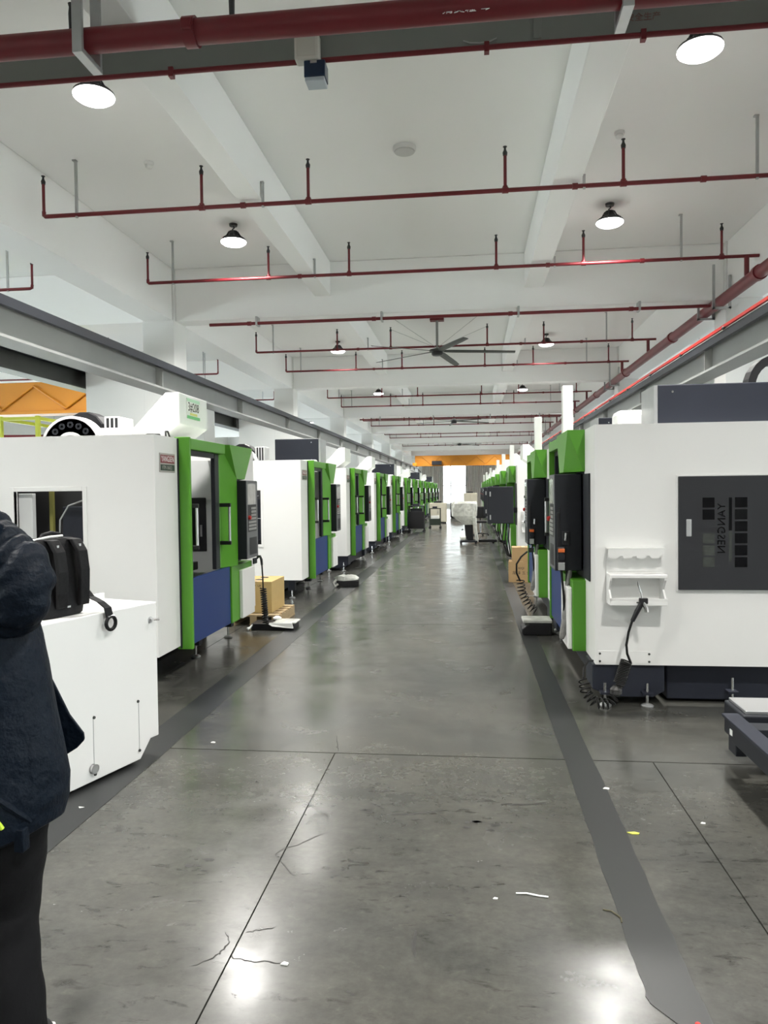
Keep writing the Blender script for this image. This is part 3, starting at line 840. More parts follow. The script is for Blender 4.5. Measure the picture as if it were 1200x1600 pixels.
    text('lettering', 'YANGSEN', 0.064, M_WPRINT, pl, (0.23, SV - 0.0078, 1.818), (R(90), 0, 0), 0.0006, 1.0, 0.86)
    text('lettering', 'VTM-1060(2)', 0.042, M_PLATE, pl, (0.22, SV - 0.0078, 1.751), (R(90), 0, 0), 0.0006, 1.0, 0.86)
    # base and feet
    MB().box(0.12, MWD - 0.12, 0.62, 1.68, 0.02, ZB).build('cast_base', M_NAVY, e, 0.01)
    MB().prism([(0.08, ZB - 0.005), (0.08, 0.11), (0.20, 0.055), (0.50, 0.055), (0.58, 0.10), (0.58, ZB - 0.005)], 'x', MWD - 0.32, MWD - 0.02).build('base_corner', M_NAVY, e, 0.006)
    MB().prism([(0.08, ZB - 0.005), (0.08, 0.11), (0.20, 0.055), (0.50, 0.055), (0.58, 0.10), (0.58, ZB - 0.005)], 'x', 0.02, 0.32).build('base_corner', M_NAVY, e, 0.006)
    MB().box(0.32, MWD - 0.32, 0.14, 0.34, 0.10, ZB - 0.01).build('front_sill', M_NAVY, e, 0.006)
    for u in (0.1, MWD - 0.1):
        for v in (0.16, 0.45, 1.05, 1.6):
            if v < 0.6:
                uu = u + (0.13 if u > 1 else -0.13)
            else:
                uu = u + (0.05 if u > 1 else -0.05)
            f = MB().lathe([(0.042, 0.001), (0.045, 0.012), (0.03, 0.022), (0.014, 0.026)], (uu, v, 0), 14).build('leveling_foot', M_GALV, e, smooth=True)
            MB().cyl((uu, v, 0.02), (uu, v, 0.17 if v < 0.6 else 0.2), 0.010, 8).build('foot_bolt', M_CHROME, f, smooth=True)
            MB().box(min(uu, u) if u > 1 else uu - 0.03, uu + 0.03 if u > 1 else max(uu, u), v - 0.035, v + 0.035, 0.09, 0.105).build('foot_lug', M_NAVY, f)
    # corner rivets on side sheet
    for v in (0.13, 0.47):
        for z in (0.315, 0.37):
            MB().lathe([(0.009, 0.0), (0.008, 0.006), (0.003, 0.008)], (MWD, v, z), 8, 'x').build('rivet', M_DSTEEL, e, smooth=True)
    box('corner_patch', M_WHITE, e, MWD, MWD + 0.003, 0.12, 0.48, 0.30, 0.39)
    # control panel
    cp = MB().box(1.62, 2.0, -0.115, 0.095, 0.895, 1.665).build('control_panel', M_CHAR, e, 0.008)
    fz = -0.1165
    MB().box(1.625, 1.995, -0.118, -0.113, 0.90, 1.66).build('panel_face', mat('panel_face_grey', (0.13, 0.135, 0.14), 0.45) if 'panel_face_grey' not in bpy.data.materials else bpy.data.materials['panel_face_grey'], cp, 0.002)
    box('screen', M_SCREEN, cp, 1.66, 1.93, -0.1195, -0.117, 1.43, 1.63)
    box('keypad_bed', M_BLACK, cp, 1.66, 1.95, -0.1195, -0.117, 1.16, 1.425)
    ks = MB()
    for i in range(6):
        for j in range(7):
            if j < 4 or i > 1:
                ks.box(1.68 + 0.043 * i, 1.71 + 0.043 * i, -0.124, -0.119, 1.175 + 0.034 * j, 1.198 + 0.034 * j)
    kk = ks.build('keypad', M_KEYS, cp)
    kk['kind'] = 'stuff'
    box('storage_slot', M_BLACK, cp, 1.70, 1.95, -0.1195, -0.117, 0.93, 1.10)
    MB().lathe([(0.022, -0.118), (0.020, -0.14), (0.012, -0.145)], (1.685, 0, 1.30), 12, 'y').build('stop_button', M_REDB, cp, smooth=True)
    MB().box(1.998, 2.012, -0.10, -0.075, 0.95, 1.36).build('side_grip', M_BLACK, cp, 0.004)
    return e

proto = build_machine()
def extra_head_cover(e, sign=None):
    p = [(0.27, 2.165), (0.27, 2.445), (0.40, 2.445), (0.72, 2.12), (0.72, 2.0), (0.46, 2.03)]
    hc = MB().prism(p, 'x', 0.94, 1.64).build('head_cover', M_WHITE, e, 0.008)
    MB().box(1.02, 1.56, 0.55, 1.15, 1.6, 2.15).build('head_body', M_WHITE, e, 0.01)
    if sign:
        sg = MB().box(1.10, 1.42, 0.262, 0.27, 2.23, 2.415).build('number_sign', M_PAPER, e)
        box('sign_band', M_SPALE, sg, 1.10, 1.42, 0.2605, 0.2625, 2.385, 2.415)
        box('sign_band', M_SGREEN, sg, 1.10, 1.42, 0.2605, 0.2625, 2.23, 2.258)
        box('sign_band', M_SYEL, sg, 1.17, 1.35, 0.2605, 0.2625, 2.263, 2.285)
        text('lettering', sign, 0.115, M_PRINT, sg, (1.26, 0.2612, 2.335), (R(90), 0, 0), 0.0006, 1.0, 0.92)
def extra_magazine(e, u=0.93):
    mg = MB().lathe([(0.285, u - 0.02), (0.285, u + 0.10), (0.26, u + 0.10), (0.26, u - 0.02)], (0, 1.28, 1.97), 40, 'x').build('tool_magazine', M_WHITE, e, smooth=True)
    MB().lathe([(0.262, u - 0.015), (0.262, u + 0.04), (0.15, u + 0.05), (0.14, u - 0.005)], (0, 1.28, 1.97), 40, 'x').build('pocket_ring', M_BLACK, mg, smooth=True)
    MB().lathe([(0.14, u - 0.03), (0.14, u + 0.05), (0.12, u + 0.05), (0.11, u - 0.03)], (0, 1.28, 1.97), 32, 'x').build('inner_hub', M_WHITE, mg, smooth=True)
    for k in range(16):
        a = 2 * math.pi * k / 16
        MB().lathe([(0.03, u - 0.025), (0.03, u + 0.0), (0.012, u + 0.0), (0.012, u - 0.025)], (0, 1.28 + 0.205 * math.cos(a), 1.97 + 0.205 * math.sin(a)), 10, 'x').build('tool_pocket', M_CHAR, mg, smooth=True)
    MB().lathe([(0.20, u + 0.3), (0.21, u + 0.32), (0.21, u + 0.52), (0.19, u + 0.54)], (0, 1.33, 2.12), 14, 'x').build('motor_cover', M_BLACK, e)
    mb_ = MB().box(u + 0.25, u + 0.55, 0.95, 1.10, 2.0, 2.27).build('drive_box', M_WHITE, e, 0.01)
    for k in range(3):
        box('cooling_slot', M_BLACK, mb_, u + 0.246, u + 0.252, 0.965 + 0.042 * k, 0.99 + 0.042 * k, 2.05, 2.255)
def extra_top_box(e, v0, v1, u0=1.15, u1=1.6):
    tb = MB().box(u0, u1, v0, v1, 2.0, 2.40).build('ram_cover', M_NAVY, e, 0.01)
    MB().box(u0 - 0.002, u1 + 0.004, v0 - 0.03, v0 + 0.0, 2.0, 2.395).build('cover_end_plate', M_GALV, tb)
    for z in (2.06, 2.34):
        for uu, ax in ((u1, 0.003), (u0, -0.003)):
            MB().lathe([(0.010, min(uu, uu + ax)), (0.010, max(uu, uu + ax))], (0, v0 + 0.12, z), 8, 'x').build('cover_screw', M_CHROME, tb)
    MB().box(u0 - 0.1, u1 + 0.1, max(0.15, v0 - 0.1), v1 + 0.1, 1.985, 2.06).build('ram_base', M_WHITE, e, 0.03)
def extra_chain(e):
    p = []
    for k in range(13):
        a = math.pi * k / 12
        p.append((1.4, 1.75 - 0.22 * math.cos(a), 2.38 + 0.26 * math.sin(a)))
    mb = MB()
    rs = [[(1.33, q[1], q[2]), (1.47, q[1], q[2]), (1.47, 1.75 + (q[1] - 1.75) * 0.72, 2.38 + (q[2] - 2.38) * 0.72), (1.33, 1.75 + (q[1] - 1.75) * 0.72, 2.38 + (q[2] - 2.38) * 0.72)] for q in p]
    mb.rings(rs).build('cable_chain', M_BLACK, e)
def extra_post(e):
    MB().box(1.25, 1.34, 0.03, 0.12, 2.0, 2.45).build('light_post', M_WHITE, e, 0.006)
    MB().box(0.75, 1.0, 0.55, 0.95, 2.0, 2.26).build('side_cover', M_WHITE, e, 0.05)
def extra_tray(e):
    x = MWD
    # upper tool holder rail with scalloped edge
    up = MB().box(x, x + 0.006, 0.175, 0.55, 0.96, 1.13).build('tool_holder', M_WHITE, e)
    pts = [(0.175, 1.125), (0.175, 1.075)]
    for k in range(4):
        c = 0.215 + 0.092 * k
        pts += [(c - 0.030, 1.062), (c, 1.055), (c + 0.030, 1.062), (c + 0.034, 1.075), (c + 0.058, 1.075)]
    pts += [(0.56, 1.075), (0.56, 1.125)]
    MB().prism([(a, b_) for a, b_ in pts], 'x', x + 0.085, x + 0.09).build('holder_lip', M_WHITE, up)
    MB().box(x, x + 0.09, 0.175, 0.56, 1.122, 1.128).build('holder_shelf', M_WHITE, up)
    tr = MB().box(x, x + 0.012, 0.175, 0.545, 0.76, 0.955).build('tool_tray', M_WHITE, e)
    MB().box(x, x + 0.15, 0.175, 0.56, 0.735, 0.765).build('tray_floor', M_WHITE, tr, 0.004)
    MB().box(x, x + 0.15, 0.175, 0.56, 0.925, 0.95).build('tray_top', M_WHITE, tr, 0.004)
    for v in (0.175, 0.54):
        MB().prism([(x, 0.765), (x + 0.15, 0.765), (x + 0.15, 0.785), (x + 0.09, 0.84), (x + 0.15, 0.91), (x + 0.15, 0.93), (x, 0.93)], 'y', v, v + 0.012).build('tray_side', M_WHITE, tr)
    MB().box(x + 0.135, x + 0.15, 0.175, 0.56, 0.765, 0.783).build('tray_lip', M_WHITE, tr)
def extra_handwheel(e):
    h = MB().box(2.002, 2.03, -0.10, -0.035, 0.90, 1.09).build('handwheel_pendant', M_BLACK, e, 0.012)
    MB().box(2.028, 2.036, -0.093, -0.042, 1.045, 1.075).build('pendant_switch', M_ORBTN, h, 0.003)
    MB().lathe([(0.030, 2.03), (0.028, 2.042), (0.01, 2.044)], (0, -0.067, 1.01), 16, 'x').build('dial', M_CHAR, h, smooth=True)
    MB().box(2.028, 2.035, -0.093, -0.042, 0.905, 0.965).build('indicator_plate', M_GALV, h, 0.002)
    MB().box(2.0, 2.012, -0.06, 0.0, 1.10, 1.21).build('pendant_holder', M_BLACK, e, 0.004)
    MB().cyl((2.02, -0.035, 1.14), (2.03, -0.03, 1.20), 0.013, 10).build('holder_hook', M_CHROME, e, smooth=True)
    MB().tube([(2.015, -0.067, 0.90), (2.015, -0.05, 0.7), (2.01, -0.045, 0.5), (2.0, -0.05, 0.42), (1.98, -0.05, 0.45), (1.985, -0.03, 0.7), (1.99, -0.02, 0.9)], 0.009, 8).build('pendant_cable', M_RUBBER, e, smooth=True)
    MB().tube([(1.98, 0.0, 0.90), (1.99, -0.02, 0.7), (2.01, -0.045, 0.5), (2.02, -0.06, 0.40), (2.0, -0.065, 0.36)], [0.022, 0.025, 0.024, 0.026, 0.02], 8).build('film_sleeve', M_FILMG, e, smooth=True)
    MB().box(2.0, 2.006, -0.085, -0.072, 1.27, 1.40).build('side_slot', M_BLACK, e, 0.003)
def extra_paper(e):
    MB().box(1.56, 1.78, -0.034, -0.031, 1.78, 1.82).build('green_sticker', M_SPALE, e)

XL, XR = -2.285, 0.778
left_rows = [5.47, 10.40, 14.30, 18.5, 22.4, 26.6, 30.5, 34.4, 38.3, 42.2, 46.1, 49.8]
right_rows = [5.455, 8.33, 14.32, 18.2, 22.1, 26.6, 30.5, 34.4, 38.3, 42.2, 46.1, 49.8]
l_lab = ['white and green machining centre with the 3#208 sign on its head cover',
         'white machining centre topped by a dark box, behind the carton on the pallet',
         'white and green machining centre with open blue apron, third in the 3#208 row']
r_lab = ['white machining centre with dark side hatch, tool tray and coiled air hose',
         'machining centre with handwheel pendant standing before the stacked cartons',
         'machining centre with dark control panel swung out into the aisle']
tmpl = {}
def variant(key):
    if key in tmpl:
        return tmpl[key]
    o = copy_tree(proto, skip=(('control_panel',) if 'swing' in key else ()) + (('front_sill', 'base_corner', 'leveling_foot') if 'bare' in key else ()))
    tmpl[key] = o
    if 'bare' in key:
        for u in (0.22, 1.3, MWD - 0.35):
            for v in (0.30, 1.15):
                f = MB().lathe([(0.042, 0.001), (0.045, 0.012), (0.03, 0.022), (0.014, 0.026)], (u, v, 0), 14).build('leveling_foot', M_GALV, o, smooth=True)
                MB().cyl((u, v, 0.02), (u, v, 0.17), 0.011, 8).build('foot_bolt', M_CHROME, f, smooth=True)
                MB().box(u - 0.05, u + 0.05, v - 0.05, v + 0.05, 0.12, ZB + 0.01).build('foot_block', M_NAVY, f, 0.005)
    if 'sign' in key:
        extra_head_cover(o, '3#208')
    elif 'head' in key:
        extra_head_cover(o)
    if 'sign' in key:
        MB().tube([(0.5, 0.45, 2.0), (0.55, 0.40, 2.04), (0.7, 0.36, 2.05), (0.85, 0.42, 2.03), (0.95, 0.5, 2.06)], 0.012, 6).build('top_cable', M_RUBBER, o, smooth=True)
        MB().tube([(0.46, 0.16, 1.99), (0.5, 0.2, 2.06), (0.6, 0.26, 2.07), (0.7, 0.3, 2.01)], 0.008, 6).build('top_cable', M_RUBBER, o, smooth=True)
    if 'mag' in key:
        extra_magazine(o)
    if 'boxl' in key:
        extra_top_box(o, 0.08 + 0.05, 0.85, 1.45, 1.9)
    if 'boxr' in key:
        extra_top_box(o, 0.77, 1.98)
        extra_chain(o)
    if 'post' in key:
        extra_post(o)
    if 'tray' in key:
        extra_tray(o)
    if 'wheel' in key:
        extra_handwheel(o)
    if 'paper' in key:
        extra_paper(o)
    if 'swing' in key:
        cp = MB().box(2.50, 2.62, -0.46, 0.03, 0.90, 1.60).build('control_panel', M_CHAR, o, 0.012)
        for z in (1.02, 1.46):
            MB().box(2.62, 2.626, -0.42, -0.395, z - 0.045, z + 0.045).build('panel_latch', M_GALV, cp, 0.003)
        MB().box(2.38, 2.52, 0.0, 0.1, 1.1, 1.2).build('swing_arm', M_CHAR, o, 0.01)
        for k in range(3):
            MB().tube([(2.55, -0.05 - 0.05 * k, 0.9), (2.56, -0.07 - 0.06 * k, 0.6), (2.55, -0.03 - 0.03 * k, 0.3), (2.5, 0.05, 0.22)], 0.012, 6).build('panel_cable', M_RUBBER, o, smooth=True)
    return o
used = set()
def place(key, x, y, rz, label):
    t = variant(key)
    o = t if key not in used else copy_tree(t)
    used.add(key)
    o.location = (x, y, 0)
    o.rotation_euler = (0, 0, rz)
    tag(o, label, 'machine', 'machining centres lining the aisle')
    return o
lkeys = ['l_sign_mag_bare', 'l_boxl_mag_bare', 'l_head_x', 'l_head_paper', 'l_boxl_paper', 'l_head_paper', 'l_head_paper', 'l_boxl_paper', 'l_head_paper', 'l_head_x', 'l_boxl_paper', 'l_head_x']
rkeys = ['r_boxr_post_tray_wheel', 'r_boxr_post_tray_wheel', 'r_head_post_tray_swing', 'r_head_post_tray_swing', 'r_head_post_tray', 'r_head_tray', 'r_head_post_tray', 'r_head_tray', 'r_head_post_tray', 'r_head_tray', 'r_head_post_tray', 'r_head_tray']
for i, y in enumerate(left_rows):
    place(lkeys[i], XL, y, R(90), l_lab[i] if i < 3 else 'white and green machining centre, %s along the row of the 3#208 machine' % ORD[i])
for i, y in enumerate(right_rows):
    place(rkeys[i], XR, y + MWD, R(-90), r_lab[i] if i < 3 else 'white and green machining centre, %s along the row opposite the 3#208 machine' % ORD[i])
def kill(o):
    for c in list(o.children):
        kill(c)
    bpy.data.objects.remove(o)
kill(proto)

# ------------------------------------------------------------------ chip bin beside the first machine
A = Vector((-1.852, 4.229, 0))
d = Vector((0.304, 0.953, 0)).normalized()
n = Vector((0.953, -0.304, 0)).normalized()
ang = math.atan2(d.y, d.x)
# local: x along d (0 at far end, negative towards camera), y = -n (inward), z up
e = empty('chip_bin', (A.x, A.y, 0), ang)
BL = 1.25
poly = [(0, 0.91), (0, 0.115), (-0.07, 0.115), (-0.155, 0.02), (-BL, 0.02), (-BL, 0.91)]
MB().prism(poly, 'y', 0.0, 0.42).build('bin_body', M_WHITE, e, 0.006)
MB().box(-BL, 0, 0.40, 0.42, 0.91, 0.945).build('rear_lip', M_WHITE, e, 0.004)
MB().tube([(-0.055, 0.0, 0.815), (-0.055, -0.03, 0.815), (-0.03, -0.045, 0.815)], 0.008, 8).build('lid_latch', M_CHROME, e, smooth=True)
MB().lathe([(0.02, -0.003), (0.02, 0.0)], (-0.055, 0, 0.81), 12, 'y').build('latch_plate', M_ALU, e)
for x, z in ((-0.17, 0.36), (-0.165, 0.075), (-0.50, 0.055), (-0.50, 0.36)):
    MB().lathe([(0.008, -0.006), (0.009, 0.0)], (x, 0, z), 8, 'y').build('rivet', M_DSTEEL, e, smooth=True)
for x in (-0.165, -0.505):
    MB().box(x - 0.0015, x + 0.0015, -0.0012, 0.0, 0.07, 0.36).build('panel_seam', M_GALV, e)
MB().lathe([(0.026, -0.02), (0.022, -0.02), (0.022, 0.0), (0.026, 0.0)], (-0.515, 0, 0.09), 16, 'y').build('drain_ring', M_ALU, e, smooth=True)
for x in (-0.25, -1.1):
    for y in (0.06, 0.36):
        MB().lathe([(0.02, 0.001), (0.02, 0.02)], (x, y, 0), 10).build('bin_foot', M_BLACK, e)
tag(e, 'white sheet-metal chip bin carrying the black backpack', 'chip bin')

# ------------------------------------------------------------------ backpack
bp_c = A + d * (-0.60) - n * 0.17
e = empty('backpack', (bp_c.x, bp_c.y, 0.911), ang)
e.scale = (1.0, 1.0, 0.94)   # x along d, y inward
def rbox(w, dpt, zs, mb, cx=0, cy=0, k=14, lean=0.0):
    rs = []
    for z, sc in zs:
        ring = []
        for i in range(28):
            a = 2 * math.pi * i / 28
            c, s = math.cos(a), math.sin(a)
            ex = 0.42
            ring.append((cx + math.copysign(abs(c) ** ex, c) * w / 2 * sc, cy + math.copysign(abs(s) ** ex, s) * dpt / 2 * sc + lean * z, z))
        rs.append(ring)
    mb.rings(rs)
    return mb
body = rbox(0.31, 0.19, [(0.0, 0.86), (0.012, 0.95), (0.05, 1.0), (0.22, 1.02), (0.37, 0.99), (0.415, 0.92), (0.435, 0.80)], MB(), lean=0.06).build('bag_body', M_BAG, e, smooth=True)
rbox(0.23, 0.07, [(0.03, 0.85), (0.05, 1), (0.22, 1), (0.25, 0.85)], MB(), 0.0, 0.12).build('front_pocket', M_BAG, e, smooth=True)
for sx in (-0.06, 0.085):
    pts = [(sx, -0.03, 0.43), (sx, -0.085, 0.425), (sx + 0.005, -0.125, 0.36), (sx + 0.01, -0.135, 0.25), (sx + 0.015, -0.125, 0.13), (sx + 0.03, -0.105, 0.05)]
    rs = []
    for p in pts:
        rs.append([(p[0] - 0.035, p[1] + 0.012, p[2]), (p[0] - 0.03, p[1] - 0.008, p[2] + 0.004), (p[0] + 0.03, p[1] - 0.008, p[2] + 0.004), (p[0] + 0.035, p[1] + 0.012, p[2])])
    st = MB().rings(rs).build('shoulder_strap', M_BAG, e, 0.005)
    box('strap_tag', M_GALV, st, sx - 0.006, sx + 0.006, -0.118, -0.112, 0.385, 0.402)
MB().tube([(-0.07, 0.0, 0.43), (-0.05, 0.0, 0.455), (0.0, 0.0, 0.465), (0.05, 0.0, 0.455), (0.07, 0.0, 0.43)], 0.012, 8).build('carry_handle', M_BAG, e, smooth=True)
MB().tube([(-0.13, -0.02, 0.432), (-0.05, -0.045, 0.447), (0.03, -0.05, 0.449)], 0.007, 6).build('zip_binding', M_PAPER, e, smooth=True)
# strap hanging over the edge
pts = [(0.14, -0.06, 0.16), (0.165, -0.10, 0.09), (0.185, -0.15, 0.06), (0.20, -0.185, 0.025), (0.205, -0.195, -0.035)]
rs = [[(p[0] - 0.024, p[1] + 0.006, p[2]), (p[0] - 0.024, p[1] - 0.006, p[2]), (p[0] + 0.024, p[1] - 0.006, p[2]), (p[0] + 0.024, p[1] + 0.006, p[2])] for p in pts]
hs = MB().rings(rs).build('hanging_strap', M_BAG, e, 0.003)
ring = [(0.207 + 0.034 * math.cos(t * math.pi / 9), -0.20, -0.065 + 0.038 * math.sin(t * math.pi / 9)) for t in range(19)]
MB().tube(ring, 0.010, 8, False).build('buckle_ring', M_BAG, hs, smooth=True)
MB().box(0.185, 0.225, -0.208, -0.198, -0.035, -0.02).build('buckle_bar', M_CHROME, hs, 0.002)
MB().tube([(0.145, 0.0, 0.2), (0.165, -0.02, 0.21), (0.165, -0.02, 0.235), (0.15, 0, 0.24)], 0.005, 6).build('side_buckle', M_BLACK, e, smooth=True)
box('logo_tag', M_GALV, e, -0.02, 0.0, -0.131, -0.128, 0.055, 0.065)
tag(e, 'black backpack with shoulder straps standing on the white chip bin', 'backpack')

# ------------------------------------------------------------------ person
def person():
    PX, PY = -1.345, 1.80
    e = empty('person', (PX, PY, 0))
    # body: skin-modifier figure (one continuous mesh)
    J = {'pelvis': (0, 0, 0.93, .13, .10), 'waist': (0, 0, 1.08, .125, .095), 'chest': (0, 0.01, 1.30, .15, .11), 'neckb': (0, 0.0, 1.46, .07, .065),
         'neck': (0, 0.02, 1.53, .052, .052), 'head0': (0, 0.035, 1.60, .072, .08), 'head1': (0, 0.03, 1.68, .078, .092), 'head2': (0, 0.02, 1.755, .05, .06)}
    sides = {}
    for s, nm in ((1, 'r'), (-1, 'l')):
        J['hip' + nm] = (0.095 * s, 0, 0.88, .085, .09)
        J['knee' + nm] = (0.105 * s, 0.05 * s, 0.48, .055, .058)
        J['ank' + nm] = (0.12 * s, 0.03 if s > 0 else -0.08, 0.09, .038, .04)
        J['toe' + nm] = (0.12 * s, 0.15 if s > 0 else 0.03, 0.05, .04, .03)
        J['sho' + nm] = (0.165 * s, 0.0, 1.42, .06, .06)
    J['elbr'] = (0.235, -0.07, 1.325, .043, .043)
    J['wrr'] = (0.10, 0.02, 1.18, .03, .027)
    J['elbl'] = (-0.27, -0.03, 1.14, .043, .043)
    J['wrl'] = (-0.24, 0.16, 0.98, .03, .027)
    E_ = [('pelvis', 'waist'), ('waist', 'chest'), ('chest', 'neckb'), ('neckb', 'neck'), ('neck', 'head0'), ('head0', 'head1'), ('head1', 'head2')]
    for nm in 'rl':
        E_ += [('pelvis', 'hip' + nm), ('hip' + nm, 'knee' + nm), ('knee' + nm, 'ank' + nm), ('ank' + nm, 'toe' + nm), ('chest', 'sho' + nm), ('sho' + nm, 'elb' + nm), ('elb' + nm, 'wr' + nm)]
    # hands: palm and five fingers
    for nm, dr, side in (('r', Vector((-0.75, 0.60, -0.30)).normalized(), Vector((0.3, 0.2, -0.9)).normalized()),
                         ('l', Vector((0.35, 0.80, -0.45)).normalized(), Vector((-0.3, 0.2, -0.9)).normalized())):
        w = Vector(J['wr' + nm][:3])
        palm = w + dr * 0.065
        J['palm' + nm] = (*palm, .030, .016)
        E_.append(('wr' + nm, 'palm' + nm))
        for k, (off, ln) in enumerate(((-0.030, 0.062), (-0.010, 0.075), (0.010, 0.070), (0.030, 0.055))):
            b0 = palm + side * off * 0.9 + dr * 0.025
            b1 = b0 + dr * ln * 0.5 + Vector((0, 0.0, -0.008))
            b2 = b1 + dr * ln * 0.5 + Vector((0, -0.012, -0.018))
            for q, p in enumerate((b0, b1, b2)):
                J['f%s%d%d' % (nm, k, q)] = (*p, .0085, .0085)
            E_ += [('palm' + nm, 'f%s%d0' % (nm, k)), ('f%s%d0' % (nm, k), 'f%s%d1' % (nm, k)), ('f%s%d1' % (nm, k), 'f%s%d2' % (nm, k))]
        t0 = w + dr * 0.035 - side * 0.032
        t1 = t0 + dr * 0.03 - side * 0.02
        for q, p in enumerate((t0, t1)):
            J['t%s%d' % (nm, q)] = (*p, .010, .010)
        E_ += [('palm' + nm, 't%s0' % nm), ('t%s0' % nm, 't%s1' % nm)]
    names = list(J)
    me = bpy.data.meshes.new('body')
    me.from_pydata([J[k][:3] for k in names], [(names.index(a), names.index(b)) for a, b in E_], [])
    me.materials.append(M_SKIN)
    o = bpy.data.objects.new('body', me)
    COL.objects.link(o)
    o.parent = e
    sk = o.modifiers.new('skin', 'SKIN')
    sk.use_smooth_shade = True
    for i, k in enumerate(names):
        me.skin_vertices[0].data[i].radius = J[k][3:5]
        me.skin_vertices[0].data[i].use_root = (k == 'pelvis')
    sb = o.modifiers.new('sub', 'SUBSURF')
    sb.levels = sb.render_levels = 2
    # face and hair
    MB().lathe([(0.012, 0.0), (0.018, -0.02), (0.010, -0.035)], (0, 0.135, 1.668), 8).build('nose', M_SKIN, e, smooth=True)
    for s in (-1, 1):
        MB().lathe([(0.004, -0.012), (0.013, 0.0), (0.004, 0.012)], (0.033 * s, 0.113, 1.685), 10).build('eye', M_PAPER, e, smooth=True)
        MB().lathe([(0.012, -0.03), (0.018, 0.0), (0.01, 0.03)], (0.083 * s, 0.025, 1.672), 8).build('ear', M_SKIN, e, smooth=True)
    MB().box(-0.024, 0.024, 0.108, 0.116, 1.618, 1.626).build('mouth', mat('lips', (0.35, 0.13, 0.11), 0.5), e, 0.003)
    rs = []
    rh = random.Random(5)
    for z, r, oy in ((1.60, .060, -0.045), (1.635, .078, -0.030), (1.67, .092, -0.014), (1.71, .098, 0.002), (1.75, .096, 0.012), (1.785, .080, 0.018), (1.806, .052, 0.018), (1.815, .02, 0.018)):
        ring = []
        for k in range(40):
            a = 2 * math.pi * k / 40
            front = max(0.0, math.sin(a))
            j = 1 + 0.02 * math.sin(9 * a + z * 40) + rh.uniform(-.012, .012)
            zz = z + (0.075 * front if z < 1.72 else 0.0) + (0.022 * abs(math.cos(a)) if z < 1.68 else 0) + rh.uniform(-.003, .003)
            ring.append((r * j * math.cos(a), oy + r * 1.08 * j * math.sin(a), min(zz, 1.745 + 0.05 * (z - 1.6)) if z < 1.72 else zz))
        rs.append(ring)
    MB().rings(rs).build('hair', M_HAIR, e, smooth=True)
    # trousers
    tr = MB()
    def legpath(s):
        rows = []
        pts = {1: [(0.115, 0.0, 0.92, .135), (0.12, 0.01, 0.72, .125), (0.108, 0.03, 0.58, .102), (0.09, 0.05, 0.45, .085), (0.092, 0.04, 0.36, .086), (0.105, 0.03, 0.22, .092), (0.115, 0.03, 0.07, .09)],
               -1: [(-0.10, 0.0, 0.92, .13), (-0.105, -0.03, 0.70, .115), (-0.10, -0.05, 0.48, .098), (-0.10, -0.07, 0.30, .095), (-0.105, -0.08, 0.07, .09)]}[s]
        N = 48
        for k in range(N + 1):
            f = k / N * (len(pts) - 1)
            i0 = min(int(f), len(pts) - 2)
            q = f - i0
            p = [pts[i0][i] + (pts[i0 + 1][i] - pts[i0][i]) * q for i in range(4)]
            ring = []
            for i in range(26):
                a = 2 * math.pi * i / 26
                rr = p[3] * (1 + 0.035 * math.sin(2 * a + k * 0.22 + s) + 0.022 * math.sin(k * 0.75 + 2.2 * math.sin(a + 1.0)) + 0.014 * math.sin(5 * a - k * 0.35))
                ring.append((p[0] + rr * math.cos(a), p[1] + rr * 1.08 * math.sin(a), p[2]))
            rows.append(ring)
        tr.rings(rows)
    legpath(1)
    legpath(-1)
    rs = [[(a_ * math.cos(2 * math.pi * k / 24), b_ * math.sin(2 * math.pi * k / 24), z) for k in range(24)] for z, a_, b_ in ((0.80, .20, .13), (0.90, .225, .15), (1.05, .19, .14))]
    tr.rings(rs)
    tr.build('trousers', M_TROUSER, e, smooth=True)
    for s in (1, -1):
        x, y = (0.105, 0.02) if s > 0 else (-0.105, -0.06)
        rs = []
        for t, w, h in ((-0.10, .035, .07), (-0.05, .043, .085), (0.03, .046, .08), (0.10, .050, .05), (0.16, .040, .035), (0.185, .015, .02)):
            rs.append([(x + w * math.cos(2 * math.pi * k / 14), y + t, 0.012 + h / 2 + h / 2 * math.sin(2 * math.pi * k / 14)) for k in range(14)])
        sh = MB().rings(rs).build('shoe', M_BLACK, e, smooth=True)
        MB().prism([(x - 0.05, y - 0.11), (x + 0.05, y - 0.11), (x + 0.055, y + 0.1), (x + 0.03, y + 0.19), (x - 0.03, y + 0.19), (x - 0.055, y + 0.1)], 'z', 0.0, 0.02).build('sole', M_PAPER, sh, 0.006)
    # jacket: torso
    jk = MB()
    rings = []
    for z, cx, cy, a_, b_ in ((0.70, 0.02, 0.0, 0.232, 0.18), (0.715, 0.02, 0.0, 0.256, 0.20), (0.76, 0.02, 0, 0.268, 0.205), (0.82, 0.02, 0, 0.272, 0.20), (0.90, 0.018, 0, 0.262, 0.19), (0.97, 0.015, 0, 0.252, 0.185),
                              (1.03, 0.012, 0, 0.246, 0.18), (1.10, 0.008, 0, 0.240, 0.175), (1.18, 0.004, 0, 0.228, 0.168), (1.26, 0, 0, 0.205, 0.165), (1.34, 0, 0.0, 0.20, 0.155), (1.42, 0, 0, 0.185, 0.13), (1.47, 0, 0.01, 0.14, 0.10), (1.50, 0, 0.015, 0.085, 0.08), (1.56, 0, 0.015, 0.085, 0.085)):
        ring = []
        for k in range(64):
            a = 2 * math.pi * k / 64
            w = 1 + 0.012 * math.sin(5 * a + z * 9) + 0.008 * math.sin(11 * a - z * 17)
            ring.append((cx + a_ * w * math.cos(a), cy + b_ * w * math.sin(a), z - 0.055 * (1 - abs(math.cos(a))) * max(0, (0.95 - z) / 0.25)))
        rings.append(ring)
